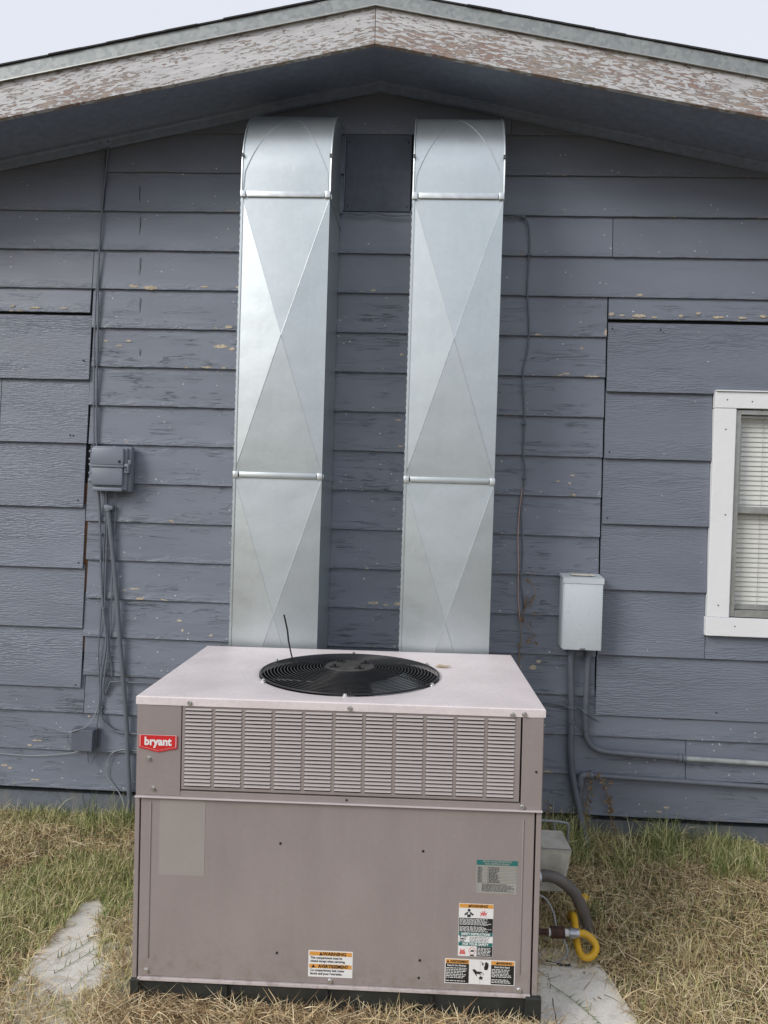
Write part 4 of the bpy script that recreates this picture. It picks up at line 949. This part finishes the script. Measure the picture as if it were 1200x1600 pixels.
TP('clamp', 'cond', rcn, [(.7705, -.040, .612), (.7715, -.040, .600)], .017, 14)
el = empty('elbow_pipe', (.76, -.045, .38), 'lower grey pipe with an elbow, running right just above the grass', 'pipe')
TP('pipe_run', 'cond', el, [(.790, -.040, .392), (1.2, -.040, .384), (2.9, -.040, .350)], .0115, 14)
TP('elbow', 'cond', el, [(.805, -.040, .392), (.78, -.040, .392), (.762, -.040, .386), (.757, -.041, .368), (.757, -.042, .345)], .0165, 14)
TP('collar', 'cond', el, [(.797, -.04, .392), (.809, -.04, .3918)], .0195, 14); TP('collar', 'cond', el, [(.757, -.042, .353), (.757, -.042, .340)], .0195, 14)
TP('down_pipe', 'cond', el, [(.757, -.042, .345), (.762, -.045, .2), (.764, -.05, .02)], .0115, 14)
# thin cables behind unit right
cable('thin_wire', [(.35, -.024, .722), (.55, -.024, .715), (.66, -.026, .706), (.70, -.06, .700), (.745, -.03, .696), (.765, -.06, .680), (.80, -.028, .655), (.83, -.026, .645)], .0038, 'cable', 'dark thin cable passing behind the two conduits at the unit top right corner')

# dried vines
def vine(label, pts, nleaf, seed, spread=.03, side=()):
    R = random.Random(seed); v = empty('dry_vine', pts[0], label, 'vine'); O_ = Vector(pts[0])
    b = MB(); b.tube([Vector(p)-O_ for p in pts], .0024, 5)
    for s_ in side: b.tube([Vector(p)-O_ for p in s_], .0015, 5)
    b.build('stem', M['vine'], v, True)
    b = MB(); allp = list(pts)+[p for s_ in side for p in s_]
    for i in range(nleaf):
        p = Vector(R.choice(allp))-O_; q = Vector(R.choice(allp))-O_
        if (p-q).length < .15: p = p.lerp(q, R.random())
        p += Vector((R.gauss(0, spread*.5), -abs(R.gauss(0, .006))-.004, R.gauss(0, spread*.6)))
        s_ = R.uniform(.006, .014); m_ = Matrix.Rotation(R.uniform(0, 6.3), 3, 'Y') @ Matrix.Rotation(R.uniform(-1, 1), 3, 'X')
        vs = [m_ @ Vector(c)*s_+p for c in ((-1, 0, 0), (-.2, .3, -.5), (.9, .5, -.1), (.3, -.2, .5), (0, .3, 0))]
        b.poly([tuple(c) for c in vs], [(0, 1, 4), (1, 2, 4), (2, 3, 4), (3, 0, 4)])
    tag(b.build('leaf', M['dleaf'], v), kind='stuff')
vine('dry brown vine with curled leaves climbing the cable above the unit corner', [(.470, -.03, .80), (.462, -.032, .92), (.466, -.03, 1.0), (.462, -.034, 1.08), (.480, -.034, 1.15), (.486, -.032, 1.2)], 34, 3, .022, [[(.480, -.034, 1.15), (.50, -.034, 1.185), (.525, -.034, 1.205)], [(.482, -.034, 1.15), (.512, -.034, 1.17), (.522, -.034, 1.235), (.488, -.03, 1.28)], [(.472, -.034, 1.10), (.50, -.036, 1.05), (.525, -.036, 1.03), (.515, -.036, .99)]])
vine('dead brown vine hanging over the elbow of the lower pipe', [(.83, -.06, .40), (.86, -.062, .36), (.882, -.05, .30), (.893, -.04, .24), (.905, -.04, .17), (.915, -.05, .12)], 46, 5, .016)
vine('dead brown vine clinging under the pipe elbow beside the ribbed conduit', [(.795, -.05, .385), (.800, -.05, .33), (.785, -.05, .27), (.790, -.05, .2), (.80, -.06, .12)], 36, 8, .020)
vine('brown dead weed standing behind the white wire frame at the unit side', [(.575, -.22, .06), (.578, -.23, .16), (.59, -.22, .25), (.585, -.22, .31)], 36, 11, .03)

# ---------------------------------------------------------------- unit's right-hand connections
hd = empty('flue_hood', (.388, -.58, .15), 'beige galvanised hood boxed out from the right side of the unit', 'hood')
b = MB(); y0, y1 = -.64, -.50
vs = [(.388, y0, .145), (.578, y0, .150), (.606, y0, .312), (.388, y0, .316), (.388, y1, .145), (.565, y1, .150), (.592, y1, .325), (.388, y1, .328)]
b.poly([tuple(Vector(v)-hd.location) for v in vs], [(0, 1, 2, 3), (1, 5, 6, 2), (5, 4, 7, 6), (4, 0, 3, 7), (3, 2, 6, 7), (0, 4, 5, 1)])
bmesh.ops.bevel(b.b, geom=list(b.b.edges), offset=.0025, segments=2, affect='EDGES'); b.build('hood_body', M['hood'], hd, True)
b = MB(); b.box(0, .218, -.062, -.0585, .1595, .1635); b.build('top_lip', M['steel'], hd)
wf = empty('wire_frame', (.5, -.33, .22), 'white painted tube frame behind the beige hood', 'metal frame')
TP('outer_tube', 'pale', wf, [(.46, -.35, .298), (.56, -.35, .300), (.630, -.35, .296), (.645, -.35, .285), (.646, -.35, .24), (.645, -.35, .12)], .0055)
TP('cross_tube', 'pale', wf, [(.588, -.352, .296), (.590, -.352, .262), (.606, -.352, .235), (.618, -.352, .17)], .005)
lc_ = empty('whip_conduit', (.388, -.72, .30), 'thick grey flexible conduit arching from the side of the unit into the straw', 'conduit')
TP('flexible_tube', 'liquid', lc_, [(.475, -.72, .243), (.50, -.72, .247), (.545, -.72, .235), (.600, -.715, .190), (.635, -.71, .125), (.657, -.705, .06), (.665, -.70, .0), (.666, -.70, -.04)], .0215, 14)
TP('coupling_nut', 'nutgray', lc_, [(.388, -.72, .240), (.462, -.72, .241)], .0275, 8); TP('coupling_nut', 'steel', lc_, [(.462, -.72, .241), (.478, -.72, .242)], .0300, 6)
gp = empty('gas_pipe', (.388, -.85, .115), 'rusty iron gas pipe stub with white thread tape at the unit side', 'gas pipe')
TP('iron_pipe', 'rust', gp, [(.388, -.85, .108), (.490, -.85, .109)], .0105, 14); TP('thread_tape', 'tape', gp, [(.490, -.85, .109), (.497, -.85, .109)], .013, 14)
TP('iron_coupling', 'rust', gp, [(.4975, -.85, .109), (.545, -.85, .110)], .0195, 16); TP('pipe_nipple', 'tape', gp, [(.545, -.85, .110), (.562, -.85, .110)], .012, 12)
TP('hex_fitting', 'steel', gp, [(.5625, -.85, .110), (.585, -.85, .110)], .0185, 6); TP('hex_fitting', 'steel', gp, [(.5855, -.85, .110), (.596, -.85, .110)], .0155, 12)
cable('gas_tube', [(.594, -.85, .110), (.612, -.852, .112), (.634, -.86, .104), (.652, -.872, .082), (.642, -.885, .060), (.618, -.89, .048), (.598, -.875, .052), (.592, -.83, .080), (.597, -.78, .100), (.602, -.72, .105), (.605, -.66, .07), (.610, -.60, .03)], .0115, 'yellow', 'bright yellow corrugated gas tube coiled in a loop beside the rusty pipe', 'gas tube', .13, .0058, 12, 10)
tag(MB().tube([(.665, -.52, .045), (.690, -.50, .062), (.71, -.50, .03)], .016, 8).build('yellow_tape', M['yellow'], None, True), 'crumpled piece of yellow plastic behind the arching grey conduit', 'plastic scrap')
cable('control_wire', [(.388, -.80, .200), (.45, -.80, .212), (.485, -.80, .200), (.515, -.80, .150), (.522, -.82, .115), (.545, -.855, .085), (.555, -.87, .05), (.535, -.88, .03), (.50, -.90, .026), (.465, -.90, .032), (.440, -.90, .075), (.42, -.9, .11)], .0034, 'cableL', 'pale control wire looping round the iron gas pipe')
cable('control_wire', [(.40, -.87, .10), (.44, -.87, .085), (.455, -.88, .045), (.48, -.89, .028), (.53, -.90, .024), (.56, -.90, .026)], .0036, 'black', 'black wire lying on the concrete below the gas pipe')

# ---------------------------------------------------------------- grass and straw
SUNB = None
def in_unit(x, y): return (x > -.868) & (x < .398) & (y > -1.262) & (y < -.43)
BARE_L = [(-1.261, -1.074), (-1.269, -0.974), (-1.262, -0.89), (-1.267, -0.783), (-1.262, -0.695), (-1.228, -0.658), (-1.168, -0.727), (-1.159, -0.807), (-1.131, -0.892), (-1.078, -1.004), (-1.017, -1.085), (-0.995, -1.161), (-1.009, -1.221), (-1.043, -1.246), (-1.104, -1.23), (-1.171, -1.211), (-1.228, -1.158)]
BARE_R = [(0.385, -1.322), (0.441, -0.94), (0.497, -0.891), (0.545, -0.908), (0.587, -0.918), (0.66, -0.882), (0.675, -0.959), (0.676, -1.06), (0.705, -1.18), (0.708, -1.292)]
def on_slab(x, y):
    left = inpoly(x+.008*np.sin(y*60), y+.008*np.sin(x*70), BARE_L); rt = inpoly(x+.006*np.sin(y*50), y, BARE_R)
    return left | rt
def inpoly(x, y, P_):
    c_ = np.zeros(x.shape, bool)
    for (x0, y0), (x1, y1) in zip(P_, P_[1:]+P_[:1]):
        if y0 != y1: c_ ^= ((y0 > y) != (y1 > y)) & (x < (x1-x0)*(y-y0)/(y1-y0)+x0)
    return c_
def gzv(x, y):
    t = np.clip((y+.95)/.9, 0, 1); t = t*t*(3-2*t); z = (.085+.012*np.clip(x, -1, 1))*t+relief(x, y)-.004
    return np.where(inpoly(x, y, SL), np.maximum(z, .026), np.where(inpoly(x, y, SR), np.maximum(z, .020), z))
def blades(name, px, py, ln, wd, lean, curl, zoff, col, label, mat):
    n = len(px); az = rng.uniform(0, 2*np.pi, n); dx, dy = np.cos(az), np.sin(az)
    base = np.stack([px, py, gzv(px, py)+zoff], 1); sx_, sy_ = -dy*wd/2, dx*wd/2
    th = lean; V = []; P_ = base.copy(); roll = rng.uniform(-.9, .9, n)
    wv = np.stack([-dy*np.cos(roll), dx*np.cos(roll), np.sin(roll)], 1)*(wd/2)[:, None]
    for k, tw in enumerate((1., .85, .55)):
        V.append(P_-wv*tw); V.append(P_+wv*tw)
        st = ln/3; P_ = P_+np.stack([dx*np.sin(th)*st, dy*np.sin(th)*st, np.cos(th)*st], 1); th = th+curl
        gzz = gzv(P_[:, 0], P_[:, 1])+.002; P_[:, 2] = np.maximum(P_[:, 2], gzz)
    V.append(P_); V = np.stack(V, 1).reshape(-1, 3)
    i0 = (np.arange(n)*7)[:, None]
    quads = np.concatenate([i0+np.array([0, 1, 3, 2]), i0+np.array([2, 3, 5, 4])], 1).reshape(-1, 4); tris = i0+np.array([4, 5, 6])
    loops = np.concatenate([quads.ravel(), tris.ravel()]); nq, ntr = len(quads), len(tris)
    me = bpy.data.meshes.new(name); me.vertices.add(len(V)); me.vertices.foreach_set('co', V.ravel())
    me.loops.add(len(loops)); me.loops.foreach_set('vertex_index', loops.astype(np.int32))
    me.polygons.add(nq+ntr); me.polygons.foreach_set('loop_start', np.concatenate([np.arange(nq)*4, nq*4+np.arange(ntr)*3]).astype(np.int32))
    me.update(calc_edges=True); me.validate()
    a = me.attributes.new('tint', 'FLOAT_COLOR', 'POINT'); c4 = np.ones((n, 7, 4)); c4[:, :, :3] = col[:, None, :]
    a.data.foreach_set('color', c4.ravel()); me.materials.append(mat)
    return tag(link(name, me), label, None, kind='stuff')
def nz(x, y, s_, o=0.):                                    # cheap smooth noise field
    r_ = np.zeros_like(x); R = np.random.default_rng(int(o*10)+3)
    for k in range(7):
        a, ph = R.uniform(0, 6.28), R.uniform(0, 6.28); f_ = s_*R.uniform(.6, 1.6); r_ += np.sin((x*np.cos(a)+y*np.sin(a))*f_+ph)
    return r_/3.2
def sample(n, x0, x1, y0, y1): return rng.uniform(x0, x1, n), rng.uniform(y0, y1, n)
def pal(n, cols, jit=.2):
    c = np.array(cols)[rng.integers(0, len(cols), n)]; return np.clip(c*(1+rng.uniform(-jit, jit, (n, 1))), 0, 1)
def greenness(x, y):
    g = nz(x, y, 7., 1)*.55+nz(x, y, 18., 2)*.35
    left = np.where(x < -.8, .62-1.2*np.exp(-((y+.28)/.18)**2), -.75)                 # green over the left lawn, a dry band nearer the wall
    left = np.where((x > .4), -.95+1.75*np.clip((y+.42)/.22, 0, 1), left)
    left = np.where((x < -.8) & (y > -.07), .35, left); left = np.where((x < -.8) & (y < -1.15), -.25, left); left = np.where((x > -1.06) & (x < -.8) & (y < -.45), -.9, left)
    return g+left
reg = [(-3.0, -.86, -1.5, -.0), (.39, 3.0, -1.5, -.0), (-.88, .42, -1.5, -1.262), (-.9, .5, -.44, 0.), (-3., 3., -2.4, -1.5)]
dens = [1., 1., 1.1, .35, .25]
def scatter(per):
    X, Y = [], []
    for (x0, x1, y0, y1), d in zip(reg, dens):
        n = int(per*d*(x1-x0)*(y1-y0)); x, y = sample(n, x0, x1, y0, y1); X.append(x); Y.append(y)
    x, y = np.concatenate(X), np.concatenate(Y)
    far = (np.abs(x) > 2.1) & (rng.random(len(x)) < .5); k = ~in_unit(x, y) & ~far; return x[k], y[k]
STRAW = [(.66, .50, .28), (.54, .38, .20), (.84, .71, .46), (.30, .18, .09), (.60, .47, .28), (.17, .11, .06), (.74, .62, .40)]
# matted straw lying flat
x, y = scatter(17000); s_ = on_slab(x, y); k = ~s_ | (rng.random(len(x)) < .035); g = greenness(x, y); k &= (rng.random(len(x)) > np.clip(g*.9, 0, .72)); x, y = x[k], y[k]; k = rng.random(len(x)) < np.clip(.72+.5*nz(x, y, 26., 12), .25, 1.); x, y = x[k], y[k]; n = len(x)
blades('straw', x, y, rng.gamma(4, .010, n)+.012, rng.uniform(.0012, .0032, n), rng.uniform(1.15, 1.62, n), rng.uniform(-.15, .35, n), rng.uniform(.0, .022, n), pal(n, STRAW, .25), 'matted dry straw lying over the ground', M['strawm'])
# a drift of clippings piled against the base rail
n = 8000; x = rng.uniform(-.95, .46, n); y = -1.262-rng.gamma(2, .045, n); k = y > -1.6; x, y = x[k], y[k]; n = len(x)
blades('straw', x, y, rng.gamma(4, .011, n)+.012, rng.uniform(.0014, .003, n), rng.uniform(1.0, 1.62, n), rng.uniform(-.1, .3, n), rng.uniform(0, .055, n)*np.clip(1.25+(y+1.262)*3, .2, 1), pal(n, STRAW, .25), 'drift of dry straw clippings piled against the front of the base rail', M['strawm'])
# standing dry blades
x, y = scatter(7500); k = ~on_slab(x, y); x, y = x[k], y[k]; n = len(x); tall = 1+.8*np.clip(nz(x, y, 9., 4), 0, 1)
blades('dry_grass', x, y, (rng.gamma(5, .006, n)+.012)*tall, rng.uniform(.0015, .003, n), rng.uniform(.15, 1.1, n), rng.uniform(.0, .5, n), rng.uniform(0, .004, n), pal(n, [(.66, .55, .30), (.54, .45, .22), (.74, .62, .40), (.42, .40, .17)], .2), 'short dry grass standing among the straw', M['strawm'])
# green blades
x, y = scatter(34000); g = greenness(x, y); patch = np.where((x > .4) & (y > -.5), np.clip(.50+.7*nz(x, y, 24., 9), .12, .95), 1.); k = (rng.random(len(x)) < np.clip(.08+g*1.35, .05, 1)*patch) & ~on_slab(x, y); x, y, g = x[k], y[k], g[k]; n = len(x)
wallb = 1+np.where(x > 0, 1.5, .35)*np.clip((y+.42)/.3, 0, 1)*np.clip(.75+nz(x, y, 11., 7), .1, 1.4)
blades('green_grass', x, y, (rng.gamma(5, .0070, n)+.012)*wallb, rng.uniform(.0018, .0036, n), rng.uniform(.05, .9, n), rng.uniform(.0, .55, n), rng.uniform(0, .003, n), pal(n, [(.20, .26, .08), (.29, .35, .11), (.44, .46, .19), (.10, .15, .04), (.58, .55, .27), (.74, .67, .38)], .2), 'green grass growing left of the unit and along the foot of the wall', M['blades'])
# long loose stalks
x, y = scatter(110); k = ~on_slab(x, y); x, y = x[k], y[k]; n = len(x)
blades('straw', x, y, rng.uniform(.10, .28, n), rng.uniform(.0014, .0024, n), rng.uniform(1.15, 1.5, n), rng.uniform(-.02, .14, n), rng.uniform(.01, .04, n), pal(n, [(.58, .49, .33), (.48, .38, .22)], .15), 'long pale straw stalks lying loose on the grass', M['strawm'])
# tufts
def tuft(cx_, cy_, n, ln, label, cols, spread=.02, lean=.75):
    x = cx_+rng.normal(0, spread, n); y = cy_+rng.normal(0, spread, n)
    blades('grass_tuft', x, y, rng.uniform(.5, 1., n)*ln, rng.uniform(.002, .0036, n), rng.uniform(.05, lean, n), rng.uniform(.0, .35, n), np.zeros(n), pal(n, cols, .2), label, M['blades'])
tuft(.995, -.82, 70, .13, 'pale straw tuft fanning out on the dry ground at right', [(.58, .50, .30), (.5, .42, .22)], .022, 1.0)
tuft(-1.47, -.06, 90, .22, 'tall green weeds against the left foundation', [(.10, .15, .045), (.16, .2, .08), (.3, .3, .15)], .10, .7)
tuft(-1.27, -.08, 60, .19, 'wispy green weeds beside the fat conduit foot', [(.11, .15, .05), (.3, .3, .15)], .06, .7)
tuft(.70, -.62, 26, .13, 'green tuft beside the arching grey conduit', [(.07, .12, .03), (.12, .17, .06)], .02, .5)
tuft(1.05, -.46, 30, .07, 'small green tuft in the dry ground at right', [(.08, .13, .035), (.12, .16, .05)], .03, .8)
tuft(-.02, -1.29, 22, .11, 'dry and green wisps in front of the black base rail', [(.45, .38, .2), (.2, .22, .09)], .02, .8)
tuft(.33, -1.29, 20, .09, 'dry wisps in front of the base rail near its right end', [(.5, .42, .24), (.4, .34, .18)], .03, .9)
# runner grass creeping over the slab
def runner(pts, label, R):
    pts = [tuple(Vector(p)+Vector((R.uniform(-.008, .008), R.uniform(-.008, .008), 0))) for p in pts]
    b = MB(); b.tube(pts, .0009, 5)
    for i in range(len(pts)-1):
        for s2 in range(7):
            p = Vector(pts[i]).lerp(Vector(pts[i+1]), s2/7); d = (Vector(pts[i+1])-Vector(pts[i])).normalized(); sd_ = Vector((-d.y, d.x, 0))*R.choice((-1, 1))
            t = p+(sd_*R.uniform(.5, 1)+d*R.uniform(.2, .9))*R.uniform(.02, .045)+Vector((0, 0, R.uniform(.004, .02))); wv = d*.0022
            b.poly([tuple(p-wv), tuple(p+wv), tuple(t)], [(0, 1, 2)])
    tag(b.build('grass_runner', M['runner']), label, 'grass')
M['runner'] = simple('green runner', (.16, .22, .08), .6, var=.4, nsc=40)
R_ = random.Random(4)
runner([(-1.16, -1.12, .03), (-1.10, -1.00, .03), (-1.04, -.88, .031), (-1.00, -.74, .031), (-.97, -.66, .032)], 'green runner creeping up the middle of the left slab', R_)
runner([(-1.20, -1.05, .03), (-1.14, -.97, .03), (-1.12, -.86, .03), (-1.08, -.74, .03)], 'green runner along the outer edge of the left slab', R_)
runner([(-1.08, -1.20, .03), (-1.05, -1.08, .03), (-1.02, -1.0, .03), (-1.0, -.92, .03)], 'short green runner low on the left slab', R_)
M['runner2'] = M['runner']
runner([(.43, -.93, .024), (.47, -1.0, .024), (.52, -1.08, .024), (.58, -1.16, .024), (.63, -1.25, .024)], 'dark creeping runner across the right slab', R_)

# unseen evergreen added at right: blocks sky to darken the wall on that side
tr = empty('added_evergreen', (4.9, -2.5, 0), 'unseen dense evergreen added out of the picture on the right to darken that side', 'added tree')
b = MB(); b.tube([(0, 0, -.1), (.05, .03, 1.2), (-.04, .05, 2.6), (.02, 0, 4.2)], [.14]*7+[.11]*6+[.06]*20, 12)
for k in range(14):
    A = k*2.4; z = .5+k*.26; b.tube([(0, 0, z), (math.cos(A)*.5, math.sin(A)*.5, z+.2), (math.cos(A)*1.0*(1-k/22), math.sin(A)*1.0*(1-k/22), z+.3)], [.045]*6+[.02]*8, 6)
b.build('trunk', simple('bark', (.09, .065, .045), .9, var=.3, nsc=20, bump=.01, bsc=30), tr, True)
n = 40000; th = rng.uniform(0, 2*np.pi, n); zz = rng.uniform(.15, 4.6, n); prof = np.interp(zz, [0, .4, 1.5, 3., 4.6], [1.0, 1.35, 1.45, 1.05, .12])
prof = prof*(1+.16*np.sin(th*5+zz*3)+.10*np.sin(th*11-zz*6)); rr_ = prof*np.sqrt(rng.uniform(.25, 1, n)); cc = np.stack([rr_*np.cos(th), rr_*np.sin(th), zz], 1)
u1 = rng.normal(size=(n, 3)); u1 /= np.linalg.norm(u1, axis=1)[:, None]; u2_ = np.cross(u1, rng.normal(size=(n, 3))); u2_ /= np.linalg.norm(u2_, axis=1)[:, None]
L_ = rng.uniform(.03, .06, n)[:, None]; V = np.stack([cc-u1*L_, cc+u2_*L_*.32, cc+u1*L_, cc-u2_*L_*.32], 1).reshape(-1, 3)
me = bpy.data.meshes.new('crown'); me.from_pydata(V.tolist(), [], (np.arange(n*4).reshape(-1, 4)).tolist())
a = me.attributes.new('tint', 'FLOAT_COLOR', 'POINT'); c4 = np.ones((n, 4, 4)); c4[:, :, :3] = pal(n, [(.03, .055, .02), (.045, .075, .03), (.06, .09, .035)], .25)[:, None, :]; a.data.foreach_set('color', c4.ravel())
me.materials.append(M['blades']); link('crown', me, tr)

b = MB(); R = random.Random(21)
for i in range(90):
    x, y = (R.uniform(.5, 1.7), R.uniform(-1.35, -.1)) if i % 3 else (R.uniform(-2.1, -.9), R.uniform(-1.35, -.1))
    z = float(gzv(np.array([x]), np.array([y]))[0])+R.uniform(.008, .028); m_ = Matrix.Rotation(R.uniform(0, 6.3), 3, 'Z') @ Matrix.Rotation(R.uniform(-.7, .7), 3, 'X'); s_ = R.uniform(.006, .013)
    vs = [tuple(m_ @ Vector(c)*s_+Vector((x, y, z))) for c in ((-1, 0, .1), (-.2, -.5, 0), (1.1, 0, .25), (.1, .5, .05), (0, 0, -.15))]
    b.poly(vs, [(0, 1, 4), (1, 2, 4), (2, 3, 4), (3, 0, 4)])
tag(b.build('leaf_litter', M['dleaf']), 'small curled brown leaves scattered in the dry grass', None, kind='stuff')
b = MB()
for x, z in ((1.352, 2.118), (1.462, 2.112), (1.350, 1.985), (1.362, 1.60), (1.345, 1.19), (1.42, 1.098), (1.60, 2.12), (1.75, 1.09)): b.cyl((x-1.395, -.0375+.02 if z > 1.13 else -.0415+.02, z-1.135), .0032, .003, 'y', 8)
tag(b.build('nail_hole', M['void'], win), kind='stuff')
